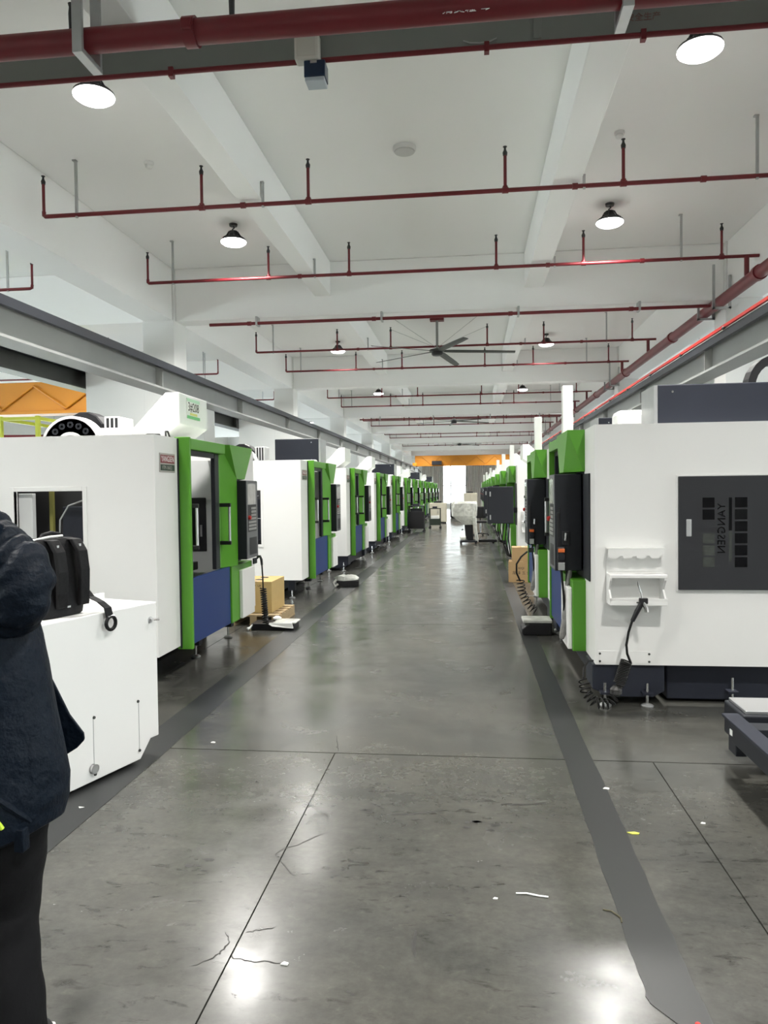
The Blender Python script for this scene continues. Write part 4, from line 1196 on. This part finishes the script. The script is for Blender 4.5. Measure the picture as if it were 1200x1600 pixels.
    jk.rings(rings)
    def sleeve(p0, p1, p2, p3, r):
        pts = []
        P = [Vector(p) for p in (p0, p1, p2, p3)]
        N = 80
        for k in range(N + 1):
            t = k / N
            if t < 0.46:
                q = P[0].lerp(P[1], t / 0.46)
            elif t < 0.56:
                q = P[1].lerp(P[2], (t - 0.46) / 0.10)
            else:
                q = P[2].lerp(P[3], (t - 0.56) / 0.44)
            pts.append(q)
        for _ in range(9):
            pts = [pts[0]] + [(pts[i - 1] + pts[i] * 2 + pts[i + 1]) / 4 for i in range(1, N)] + [pts[-1]]
        t0 = None
        nrm = Vector((0, 1, 0))
        rs = []
        for i, p in enumerate(pts):
            t = (pts[min(N, i + 1)] - pts[max(0, i - 1)]).normalized()
            nrm = (nrm - t * nrm.dot(t)).normalized()
            bi = t.cross(nrm)
            s = i / N
            rr = r * (1.08 - 0.16 * s + (0.10 * math.exp(-((s - 0.5) / 0.09) ** 2)))
            ring = []
            for k in range(40):
                a = 2 * math.pi * k / 40
                w = 1 + 0.15 * abs(math.sin(i * 0.55 + 1.9 * math.sin(a + 0.4))) * (0.35 + 0.65 * math.exp(-((s - 0.5) / 0.2) ** 2)) + 0.03 * math.sin(2 * a + i * 0.5) + 0.02 * math.sin(3 * a - i * 0.8)
                ring.append(p + (nrm * math.cos(a) + bi * math.sin(a)) * rr * w)
            rs.append(ring)
        jk.rings(rs)
    sleeve((0.07, -0.01, 1.485), (0.238, -0.06, 1.365), (0.240, -0.07, 1.285), (0.05, 0.03, 1.135), 0.061)
    sleeve((-0.12, 0.0, 1.40), (-0.262, -0.02, 1.17), (-0.268, -0.01, 1.13), (-0.24, 0.13, 1.00), 0.078)
    jo = jk.build('jacket', M_JACKET, e, smooth=True)
    # open front flap standing away from the body
    fl_ = [(0.14, 0.165, 1.09), (0.176, 0.172, 1.019), (0.219, 0.175, 0.929), (0.258, 0.178, 0.876), (0.26, 0.178, 0.858), (0.238, 0.176, 0.835), (0.2, 0.172, 0.811), (0.14, 0.165, 0.78)]
    vs = [Vector(p) for p in fl_] + [Vector(p) + Vector((-0.006, 0.014, 0)) for p in fl_]
    nn = len(fl_)
    MB().add(vs, [tuple(range(nn)), tuple(range(2 * nn - 1, nn - 1, -1))] + [(i, (i + 1) % nn, (i + 1) % nn + nn, i + nn) for i in range(nn)]).build('jacket_flap', M_JACKET, jo, 0.004)
    MB().tube([(0.195, -0.150, 0.835), (0.222, -0.127, 0.80), (0.248, -0.097, 0.76), (0.256, -0.082, 0.742)], [0.008, 0.011, 0.010, 0.006], 8).build('pocket_welt', M_JACKET, jo, smooth=True)
    MB().box(0.228, 0.254, -0.112, -0.082, 0.675, 0.735).build('hem_loop', M_JACKET, jo, 0.004)
    MB().tube([(0.205, -0.148, 0.795), (0.211, -0.148, 0.77), (0.220, -0.140, 0.748)], 0.0055, 8).build('zip_pull', M_NEON, jo, smooth=True)
    rs = []
    for z, r in ((1.49, .10), (1.53, .105), (1.57, .098)):
        rs.append([(r * math.cos(2 * math.pi * k / 24), 0.012 + r * math.sin(2 * math.pi * k / 24), z) for k in range(24)])
    MB().rings(rs).build('collar', M_JACKET, jo, smooth=True)
    return tag(e, 'person in navy jacket and black trousers, hand on hip beside the bin', 'person')
person()

# ------------------------------------------------------------------ air guns and coiled hoses
def helix(path, r, turns, per=14):
    P = [Vector(p) for p in path]
    L = [0]
    for i in range(1, len(P)):
        L.append(L[-1] + (P[i] - P[i - 1]).length)
    N = turns * per
    out = []
    nrm = None
    for k in range(N + 1):
        s = L[-1] * k / N
        i = 1
        while i < len(P) - 1 and L[i] < s:
            i += 1
        t = (P[i] - P[i - 1]).normalized()
        p = P[i - 1] + t * (s - L[i - 1])
        if nrm is None:
            nrm = t.orthogonal().normalized()
        nrm = (nrm - t * nrm.dot(t)).normalized()
        b = t.cross(nrm)
        a = 2 * math.pi * k / per
        out.append(p + (nrm * math.cos(a) + b * math.sin(a)) * r)
    return out
e = empty('air_gun', (1.17, 5.27, 0))
o3 = Vector((1.17, 5.27, 0))
MB().tube([(-0.04, -0.0, 0.91), (-0.035, 0.0, 0.885), (-0.015, 0.0, 0.82), (-0.012, 0, 0.79)], [0.004, 0.008, 0.007, 0.008], 8).build('nozzle', M_CHROME, e, smooth=True)
MB().box(-0.03, 0.028, -0.014, 0.014, 0.755, 0.795).box(-0.048, -0.028, -0.008, 0.008, 0.758, 0.768).build('valve_body', M_BLACK, e, 0.006)
MB().tube([(0.0, 0, 0.765), (0.015, -0.005, 0.73), (0.02, -0.005, 0.70)], 0.016, 8).build('lever', M_CHROME, e, smooth=True)
MB().tube([(-0.012, 0, 0.76), (-0.045, 0, 0.70), (-0.075, 0, 0.635)], [0.017, 0.018, 0.014], 10).build('grip', M_BLACK, e, smooth=True)
MB().tube([(-0.075, 0, 0.64), (-0.10, 0, 0.56), (-0.115, 0, 0.47), (-0.11, 0.0, 0.41), (-0.085, 0, 0.345)], 0.0085, 8).build('straight_hose', M_RUBBER, e, smooth=True)
MB().tube(helix([(-0.115, 0.0, 0.36), (-0.165, 0.0, 0.20)], 0.036, 15), 0.0055, 5).build('coil', M_RUBBER, e, smooth=True)
MB().tube([(-0.10, 0, 0.33), (-0.13, 0, 0.24), (-0.17, 0, 0.16)], [0.020, 0.022, 0.018], 10).build('film_wrap', M_FILMD, e, smooth=True)
MB().lathe([(0.02, -0.02), (0.04, 0.0), (0.042, 0.03), (0.02, 0.055)], (-0.185, 0.0, 0.135), 12).build('film_knot', M_FILMD, e, smooth=True)
MB().tube(helix([(-0.19, 0.0, 0.12), (-0.24, -0.03, 0.07), (-0.33, -0.04, 0.075), (-0.39, -0.02, 0.14), (-0.40, 0.02, 0.22)], 0.036, 11), 0.0055, 5).build('coil', M_RUBBER, e, smooth=True)
MB().tube([(-0.40, 0.05, 0.22), (-0.39, 0.08, 0.29), (-0.35, 0.12, 0.33), (-0.315, 0.15, 0.325)], 0.007, 6).build('straight_hose', M_RUBBER, e, smooth=True)
tag(e, 'black air gun with coiled hose resting in the white tool tray', 'air gun')

e = empty('air_gun', (-2.235, 7.69, 0))
MB().box(-0.03, -0.012, -0.10, 0.012, 0.80, 0.86).box(-0.03, 0.0, -0.006, 0.006, 0.845, 0.86).build('wall_hook', M_CHAR, e, 0.003)
MB().tube([(0.0, 0, 0.86), (0.02, 0, 0.875), (0.035, 0, 0.84), (0.04, 0, 0.78)], [0.008, 0.014, 0.014, 0.012], 8).build('grip', M_BLACK, e, smooth=True)
MB().box(-0.015, 0.03, -0.012, 0.012, 0.855, 0.885).build('valve_body', M_CHROME, e, 0.005)
MB().tube([(0.04, 0, 0.78), (0.05, -0.01, 0.65), (0.055, -0.02, 0.52)], 0.008, 8).build('straight_hose', M_RUBBER, e, smooth=True)
MB().tube(helix([(0.055, -0.02, 0.54), (0.09, -0.06, 0.16)], 0.030, 16), 0.0065, 5).build('coil', M_RUBBER, e, smooth=True)
MB().tube([(0.06, -0.02, 0.48), (0.08, -0.04, 0.32), (0.09, -0.06, 0.2)], [0.02, 0.024, 0.024], 10).build('film_wrap', M_FILMD, e, smooth=True)
tag(e, 'film-wrapped coiled air hose hanging before the carton on the pallet', 'air gun')

e = empty('air_gun', (0.60, 8.38, 0))
MB().box(0.03, 0.09, -0.012, 0.012, 0.85, 0.90).build('valve_body', M_BLACK, e, 0.005)
MB().tube([(0.02, 0, 0.86), (-0.05, 0, 0.80), (-0.10, 0.0, 0.72), (-0.10, 0.0, 0.62), (-0.06, 0.0, 0.53)], 0.010, 8).build('straight_hose', M_RUBBER, e, smooth=True)
MB().tube(helix([(-0.06, 0.0, 0.55), (-0.04, 0.0, 0.40), (0.03, 0.0, 0.27), (0.10, 0.0, 0.20)], 0.042, 10), 0.006, 5).build('coil', M_RUBBER, e, smooth=True)
MB().tube([(0.05, 0, 0.88), (0.06, 0.0, 0.93)], 0.006, 6).build('nozzle', M_CHROME, e, smooth=True)
tag(e, 'coiled black air hose hanging on the machine before the stacked cartons', 'air gun')

# ------------------------------------------------------------------ cartons, pallet, floor items
def carton(loc, w, dpt, h, m, rz, label, lines=(), flaps=False, holes=False):
    e = empty('carton', loc, rz)
    MB().box(-w / 2, w / 2, -dpt / 2, dpt / 2, 0, h).build('box_body', m, e, 0.004)
    MB().box(-0.03, 0.03, -dpt / 2 - 0.001, dpt / 2 + 0.001, h - 0.002, h + 0.0015).build('packing_tape', mat('packing_tape', (0.45, 0.33, 0.17), 0.3) if 'packing_tape' not in bpy.data.materials else bpy.data.materials['packing_tape'], e)
    for body, size, z, dx in lines:
        text('lettering', body, size, M_PRINT, e, (dx, -dpt / 2 - 0.0012, z), (R(90), 0, 0), 0.0006)
    if holes:
        for y in (-0.1, 0.12):
            MB().lathe([(0.05, h), (0.05, h + 0.003)], (0.0, y, 0), 16).build('hand_hole', M_PRINT, e)
    return tag(e, label, 'carton', 'brown cartons')
carton((0.84, 12.75, 0.0), 0.42, 0.36, 0.345, M_CARTON, R(-4), 'lower printed brown carton standing on the floor by the opposite row',
       (('KIQI', 0.05, 0.235, 0.0), ('龙 泽 五 金', 0.062, 0.155, 0.0), ('一', 0.03, 0.075, 0.11)))
carton((0.87, 12.74, 0.347), 0.37, 0.32, 0.235, M_CARTON, R(-1), 'upper plain brown carton stacked on the printed one')

# pallet with carton behind first left machine
e = empty('pallet', (-2.52, 8.83, 0))
for k in range(5):
    box('deck_board', M_WOOD, e, -0.30, 0.30, -0.40 + 0.17 * k, -0.28 + 0.17 * k, 0.105, 0.125, 0.002)
for x in (-0.26, 0.0, 0.26):
    box('stringer', M_WOOD, e, x - 0.04, x + 0.04, -0.40, 0.40, 0.02, 0.105, 0.002)
    box('base_board', M_WOOD, e, x - 0.045, x + 0.045, -0.40, 0.40, 0.0, 0.02, 0.002)
tag(e, 'low wooden pallet under the yellowish carton', 'pallet')
carton((-2.53, 8.86, 0.126), 0.40, 0.60, 0.37, M_CARTON2, 0, 'yellowish cardboard carton with hand holes standing on the wooden pallet',
       (('UP  UP', 0.035, 0.32, 0.02),), holes=True)
e = empty('packing_tray', (-2.19, 8.30, 0), 0)
MB().box(-0.27, 0.22, -0.16, 0.10, 0.0, 0.075).build('tray_body', M_BLACK, e, 0.006)
MB().box(-0.02, 0.24, -0.15, 0.10, 0.076, 0.092).build('film_sheet', M_FILM, e, 0.006)
MB().add([(-0.08, -0.165, 0.08), (0.2, -0.17, 0.085), (0.22, -0.19, 0.03), (-0.02, -0.185, 0.05), (-0.08, -0.16, 0.086), (0.2, -0.16, 0.091), (0.22, -0.18, 0.036), (-0.02, -0.175, 0.056)],
         [(0, 1, 2, 3), (7, 6, 5, 4), (0, 4, 5, 1), (1, 5, 6, 2), (2, 6, 7, 3), (3, 7, 4, 0)]).build('hanging_film', M_PAPER, e)
MB().lathe([(0.01, 0.076), (0.045, 0.09), (0.05, 0.11), (0.02, 0.13)], (-0.02, 0.04, 0), 10).build('crumpled_paper', M_PAPER, e, smooth=True)
MB().tube([(-0.25, -0.15, 0.07), (-0.28, -0.17, 0.03), (-0.30, -0.19, 0.02)], [0.008, 0.012, 0.018], 8).build('cable_end', M_PAPER, e, smooth=True)
tag(e, 'black packing tray with white film lying before the pallet', 'tray')

e = empty('packed_box', (-1.98, 12.05, 0), R(6))
MB().box(-0.20, 0.16, -0.12, 0.12, 0.0, 0.10).build('tray_body', M_BLACK, e, 0.008)
rs = []
rnd = random.Random(3)
for z, s in ((0.10, 1.0), (0.13, 1.03), (0.165, 0.85), (0.18, 0.5)):
    rs.append([((-0.04) + 0.19 * s * math.cos(2 * math.pi * k / 18) * rnd.uniform(.9, 1.1), 0.12 * s * math.sin(2 * math.pi * k / 18) * rnd.uniform(.9, 1.1), z + rnd.uniform(-.012, .012)) for k in range(18)])
MB().rings(rs).build('crumpled_film', M_FILM, e, smooth=True)
MB().tube([(-0.2, -0.12, 0.12), (-0.25, -0.14, 0.07), (-0.22, -0.17, 0.02), (-0.17, -0.15, 0.05)], 0.02, 8).build('film_loop', M_FILM, e, smooth=True)
tag(e, 'black tray heaped with white film on the floor before the third machine', 'tray')

e = empty('drip_tray', (0.72, 8.12, 0), 0)
rs = []
for z in (0.0, 0.13):
    rs.append([(-0.15 + 0.055 * math.cos(a), -0.1 + 0.05 * math.sin(a), z) for a in [math.pi / 2 + math.pi * k / 10 for k in range(11)]] + [(0.12, -0.15, z), (0.12, -0.05, z)])
MB().prism([(-0.19, 0.02), (-0.17, 0.0), (0.12, 0.0), (0.12, 0.13), (-0.11, 0.13), (-0.19, 0.07)], 'y', -0.12, 0.14).build('tray_body', M_BLACK, e, 0.01)
MB().box(-0.18, 0.125, -0.12, 0.15, 0.131, 0.165).build('film_cover', M_FILM, e, 0.008)
tag(e, 'low black box covered with clear film on the floor by the dark stripe', 'box')

# wrapped pedestal in the aisle
e = empty('wrapped_console', (-0.16, 21.6, 0))
rnd = random.Random(11)
rs = []
for z, w, dpt, cx in ((0.55, 0.34, 0.3, 0.12), (0.68, 0.52, 0.42, 0.03), (0.80, 0.70, 0.48, -0.02), (1.0, 0.73, 0.5, -0.02), (1.15, 0.72, 0.5, -0.02), (1.21, 0.66, 0.45, -0.02)):
    ring = []
    for k in range(36):
        a = 2 * math.pi * k / 36
        c, s = math.cos(a), math.sin(a)
        j = rnd.uniform(0.94, 1.06)
        ring.append((cx + math.copysign(abs(c) ** .4, c) * w / 2 * j, math.copysign(abs(s) ** .4, s) * dpt / 2 * j, z + rnd.uniform(-.012, .012)))
    rs.append(ring)
MB().rings(rs).build('wrapped_head', M_FILM, e)
MB().prism([(0.02, 0.14), (0.24, 0.10), (0.22, 0.60), (-0.02, 0.60)], 'y', -0.12, 0.12).build('pedestal', M_BLACK, e, 0.01)
MB().tube([(0.27, -0.2, 0.75), (0.29, -0.2, 0.45), (0.33, -0.2, 0.15), (0.34, -0.2, 0.06)], [0.06, 0.045, 0.05, 0.03], 10).build('film_tail', M_FILM, e, smooth=True)
MB().box(0.0, 0.9, -0.08, 0.08, 0.04, 0.12).build('base_beam', M_BLACK, e, 0.01)
MB().box(-0.15, 0.35, -0.25, 0.25, 0.05, 0.10).build('base_plate', M_CHAR, e, 0.01)
for x, y in ((-0.12, -0.2), (-0.12, 0.2), (0.8, 0.0), (0.3, -0.2)):
    MB().lathe([(0.03, -0.014), (0.034, 0), (0.03, 0.014)], (x, y, 0.0345), 12, 'y').build('caster', M_BLACK, e, smooth=True)
MB().lathe([(0.03, 0.10), (0.08, 0.13), (0.09, 0.2), (0.05, 0.26)], (-0.06, -0.18, 0), 12).build('film_bundle', M_FILM, e, smooth=True)
MB().tube([(-0.06, -0.1, 0.42), (-0.09, -0.12, 0.40)], 0.02, 8).build('knob', M_BLACK, e, smooth=True)
tag(e, 'console on a pedestal wrapped in clear film standing in the aisle', 'console')

def cart(x, y, w, dpt, h, label, body_h, m, shelves=1):
    e = empty('tool_cart', (x, y, 0))
    for sx in (-1, 1):
        for sy in (-1, 1):
            MB().box(sx * (w / 2) - 0.015, sx * (w / 2) + 0.015, sy * (dpt / 2) - 0.015, sy * (dpt / 2) + 0.015, 0.10, h).build('post', m, e)
            MB().lathe([(0.04, -0.015), (0.048, 0), (0.04, 0.015)], (sx * w / 2, sy * dpt / 2, 0.05), 12, 'y').build('caster', M_BLACK, e, smooth=True)
    MB().box(-w / 2, w / 2, -dpt / 2, dpt / 2, 0.14, 0.14 + body_h).build('cabinet', m, e, 0.008)
    MB().box(-w / 2 - 0.01, w / 2 + 0.01, -dpt / 2 - 0.01, dpt / 2 + 0.01, h - 0.03, h).build('top_shelf', m, e, 0.006)
    MB().box(-w / 4, w / 5, -dpt / 4, dpt / 4, h, h + 0.07).build('toolbox', M_NAVY, e, 0.01)
    MB().box(-w / 2.5, w / 2.6, -dpt / 3, dpt / 3, 0.14 + body_h, 0.14 + body_h + 0.12).build('parts_bin', M_PAPER if body_h < 0.4 else M_CHAR, e, 0.01)
    return tag(e, label, 'cart', 'tool carts down the aisle')
cart(-1.98, 27.6, 0.55, 0.45, 0.98, 'tall black tool cart on casters beside the 3#208 machine row', 0.62, M_BLACK)
cart(-1.42, 30.2, 0.42, 0.4, 0.82, 'open black cart with white parts inside, farther down the aisle', 0.26, mat('black_green_paint', (0.02, 0.03, 0.02), 0.5))
for i, (x, y, w, dpt, h, m, l) in enumerate(((-1.5, 35.0, 0.8, 0.5, 0.95, M_BEIGE, 'beige cabinet behind the open black cart down the aisle'),
                                             (-0.75, 41.0, 0.7, 0.5, 0.85, M_CHAR, 'dark cabinet standing near the bright far window'),
                                             (0.0, 45.3, 0.8, 0.6, 1.35, M_BEIGE, 'pale tall cabinet near the wide far curtain'))):
    e = empty('workshop_cabinet', (x, y, 0))
    MB().box(-w / 2, w / 2, -dpt / 2, dpt / 2, 0.06, h).build('body', m, e, 0.01)
    MB().box(-w / 2 + 0.03, w / 2 - 0.03, -dpt / 2 + 0.03, dpt / 2 - 0.03, 0, 0.06).build('plinth', M_BLACK, e)
    for k in range(2):
        dr = MB().box(-w / 2 + 0.03 + k * (w / 2 - 0.02), -w / 2 + k * (w / 2 - 0.02) + w / 2 - 0.02, -dpt / 2 - 0.015, -dpt / 2, 0.10, h - 0.05).build('door', m, e, 0.004)
        MB().box(-0.04 + k * 0.05, -0.02 + k * 0.05, -dpt / 2 - 0.03, -dpt / 2 - 0.015, h * 0.5, h * 0.62).build('handle', M_GALV, dr)
    MB().box(-w / 4, w / 5, -dpt / 4, dpt / 4, h, h + 0.08).build('top_tray', M_CHAR, e, 0.01)
    tag(e, l, 'cabinet')
# chair standing in for an unidentified dark shape down the aisle
e = empty('swivel_chair', (0.32, 25.2, 0))
MB().box(-0.22, 0.22, -0.22, 0.22, 0.44, 0.51).build('seat', M_BLACK, e, 0.03)
MB().box(-0.20, 0.20, 0.18, 0.24, 0.58, 0.98).build('backrest', M_BLACK, e, 0.03)
MB().tube([(0, 0.1, 0.47), (0, 0.24, 0.49), (0, 0.25, 0.7)], 0.02, 8).build('back_bar', M_BLACK, e, smooth=True)
MB().cyl((0, 0, 0.08), (0, 0, 0.45), 0.025, 10).build('gas_column', M_CHROME, e, smooth=True)
for k in range(5):
    a = 2 * math.pi * k / 5
    MB().tube([(0, 0, 0.09), (0.26 * math.cos(a), 0.26 * math.sin(a), 0.07)], [0.022, 0.014], 8).build('base_leg', M_BLACK, e, smooth=True)
    MB().lathe([(0.024, -0.012), (0.028, 0), (0.024, 0.012)], (0.26 * math.cos(a), 0.26 * math.sin(a), 0.029), 10, 'y').build('caster', M_BLACK, e, smooth=True)
tag(e, 'black swivel chair standing in for a dark shape beyond the swung-out dark panel', 'chair')

# steel frame at the picture edge
e = empty('transport_frame', (1.36, 4.2, 0))
MB().prism([(-0.10, 0.20), (-0.02, 0.26), (-0.02, 0.30), (-1.7, 0.30), (-1.7, 0.20)], 'x', 0.0, 0.05).build('side_rail', M_CHAR, e, 0.006)
MB().box(-0.012, 0.075, -1.7, 0.03, 0.30, 0.318).build('rail_cap', M_NAVY, e, 0.004)
MB().box(1.0, 1.06, -1.7, 0.0, 0.10, 0.30).build('side_rail', M_CHAR, e, 0.006)
for y in (-0.12, -0.62, -1.2):
    MB().box(0.06, 1.0, y - 0.06, y + 0.06, 0.21, 0.295).build('cross_bar', M_CHAR, e, 0.005)
MB().box(0.06, 1.0, -0.55, -0.2, 0.19, 0.20).build('pan', M_TEAL, e)
MB().box(0.12, 1.1, 0.08, 0.40, 0.10, 0.29).build('cross_block', M_CHAR, e, 0.01)
MB().box(0.14, 1.1, 0.10, 0.38, 0.29, 0.31).build('ground_plate', M_ALU, e, 0.004)
MB().box(0.06, 0.12, 0.02, 0.14, 0.08, 0.28).build('corner_lug', M_CHAR, e, 0.006)
for y in (-0.2, -1.5):
    for x in ((0.8, 1.03) if y > -1 else (0.03, 1.03)):
        MB().cyl((x, y, 0.0), (x, y, 0.21), 0.03, 10).build('foot', M_CHAR, e, smooth=True)
for y in (0.24,):
    for x in (0.3, 1.0):
        MB().cyl((x, y, 0.0), (x, y, 0.11), 0.03, 10).build('foot', M_CHAR, e, smooth=True)
box('white_label', M_PAPER, e, -0.003, 0.0, -0.11, -0.075, 0.235, 0.265)
tag(e, 'low dark steel transport frame lying on the concrete by the dark hatch machine', 'frame')

# ------------------------------------------------------------------ neighbouring bay: yellow railing, pipes
e = empty('yellow_railing', (-7.3, 11.0, 0))
for x, y in ((0, 0), (0.62, 0), (0, 1.6), (0.62, 1.6)):
    MB().box(x - 0.03, x + 0.03, y - 0.03, y + 0.03, 0.0, 2.78).build('post', M_YELLOW, e, 0.004)
for z in (2.74, 2.3):
    for xa, xb, ya, yb in ((0, 0.62, 0, 0), (0, 0.62, 1.6, 1.6), (0, 0, 0, 1.6), (0.62, 0.62, 0, 1.6)):
        MB().box(min(xa, xb) - 0.025, max(xa, xb) + 0.025, min(ya, yb) - 0.025, max(ya, yb) + 0.025, z - 0.025, z + 0.025).build('rail', M_YELLOW, e)
MB().box(-0.02, 0.64, -0.02, 1.62, 2.0, 2.05).build('platform', M_DSTEEL, e)
tag(e, 'tall yellow safety railing in the neighbouring bay behind the 3#208 machine', 'railing')
e = empty('bay_pipe', (-9.5, 18, 0))
MB().cyl((-4.0, 0, 3.05), (2.6, 0, 2.95), 0.07, 12).build('pipe', M_RED, e, smooth=True)
for x in (-3, -1, 1, 3):
    MB().cyl((x, 0, 3.0), (x, 0, 5.0), 0.012, 6).build('hanger_rod', M_GALV, e)
tag(e, 'dark red pipe crossing the neighbouring bay behind the yellow railing', 'pipe')

# white sign and pipe elbow on far white wall
e = empty('wall_clock', (-4.35, Y1 - 0.05, 2.95))
MB().lathe([(0.28, 0.0), (0.30, -0.03), (0.26, -0.05)], (0, 0.05, 0), 24, 'y').build('clock_case', M_CHAR, e, smooth=True)
MB().lathe([(0.25, -0.02), (0.25, -0.012)], (0, 0, 0), 24, 'y').build('dial', M_PLATE, e)
tag(e, 'round dark clock on the white wall beside the narrower curtain', 'clock')

# ------------------------------------------------------------------ litter on the floor
def scrap(name, pts, h, m, label, cat):
    mb = MB().prism(pts, 'z', 0.0005, h)
    return tag(mb.build(name, m), label, cat)
def at(cx, cy, poly, s=1.0):
    return [(cx + a * s, cy + b * s) for a, b in poly]
tri = [(-0.018, -0.008), (0.016, -0.012), (0.02, 0.004), (-0.004, 0.012)]
scrap('fallen_leaf', at(0.71, 3.42, [(-0.025, 0.004), (-0.005, -0.012), (0.022, -0.012), (0.03, 0.0), (0.01, 0.010)]), 0.004, mat('yellow_leaf', (0.50, 0.52, 0.08), 0.6), 'small yellow-green leaf on the concrete beside the dark stripe', 'leaf')
MB_w = MB().tube([(0.16, 2.86, 0.004), (0.20, 2.862, 0.005), (0.245, 2.85, 0.004), (0.28, 2.845, 0.004)], 0.0035, 5).build('plastic_strip', M_PAPER, None, smooth=True)
tag(MB_w, 'thin white plastic strip lying on the bare concrete', 'strip')
w2 = MB().tube([(0.47, 2.78, 0.003), (0.50, 2.77, 0.004), (0.525, 2.73, 0.003), (0.522, 2.70, 0.003)], 0.003, 5).build('wire_piece', mat('brown_wire', (0.07, 0.06, 0.03), 0.6), None, smooth=True)
tag(w2, 'bent brown wire lying by the edge of the dark stripe', 'wire')
scrap('paper_scrap', at(-1.93, 3.46, [(-0.012, 0.008), (0.0, -0.008), (0.02, 0.004)]), 0.004, M_PAPER, 'pale paper scrap on the stripe below the chip bin', 'paper')
scrap('paper_scrap', at(0.68, 3.92, tri, 0.9), 0.005, M_PAPER, 'tiny white scrap at the outer edge of the dark stripe', 'paper')
scrap('paper_scrap', at(-0.62, 2.36, tri, 0.7), 0.004, M_PAPER, 'tiny white scrap beside the lengthwise floor joint', 'paper')
scrap('paper_scrap', at(0.08, 2.82, tri, 0.5), 0.004, M_PAPER, 'tiny white scrap close to the white plastic strip', 'paper')
scrap('paper_scrap', at(-1.60, 4.45, tri, 0.7), 0.004, M_PAPER, 'tiny white scrap near the cross joint by the chip bin', 'paper')
scrap('paper_scrap', at(1.05, 3.55, tri, 0.6), 0.004, M_PAPER, 'tiny white scrap on the outer joint by the steel frame', 'paper')
rb = MB().lathe([(0.004, 0.0005), (0.009, 0.004), (0.009, 0.012), (0.004, 0.016)], (0.635, 2.19, 0), 10).build('bottle_stopper', M_REDB, None, smooth=True)
tag(rb, 'tiny red plastic stopper lying on the dark stripe', 'stopper')
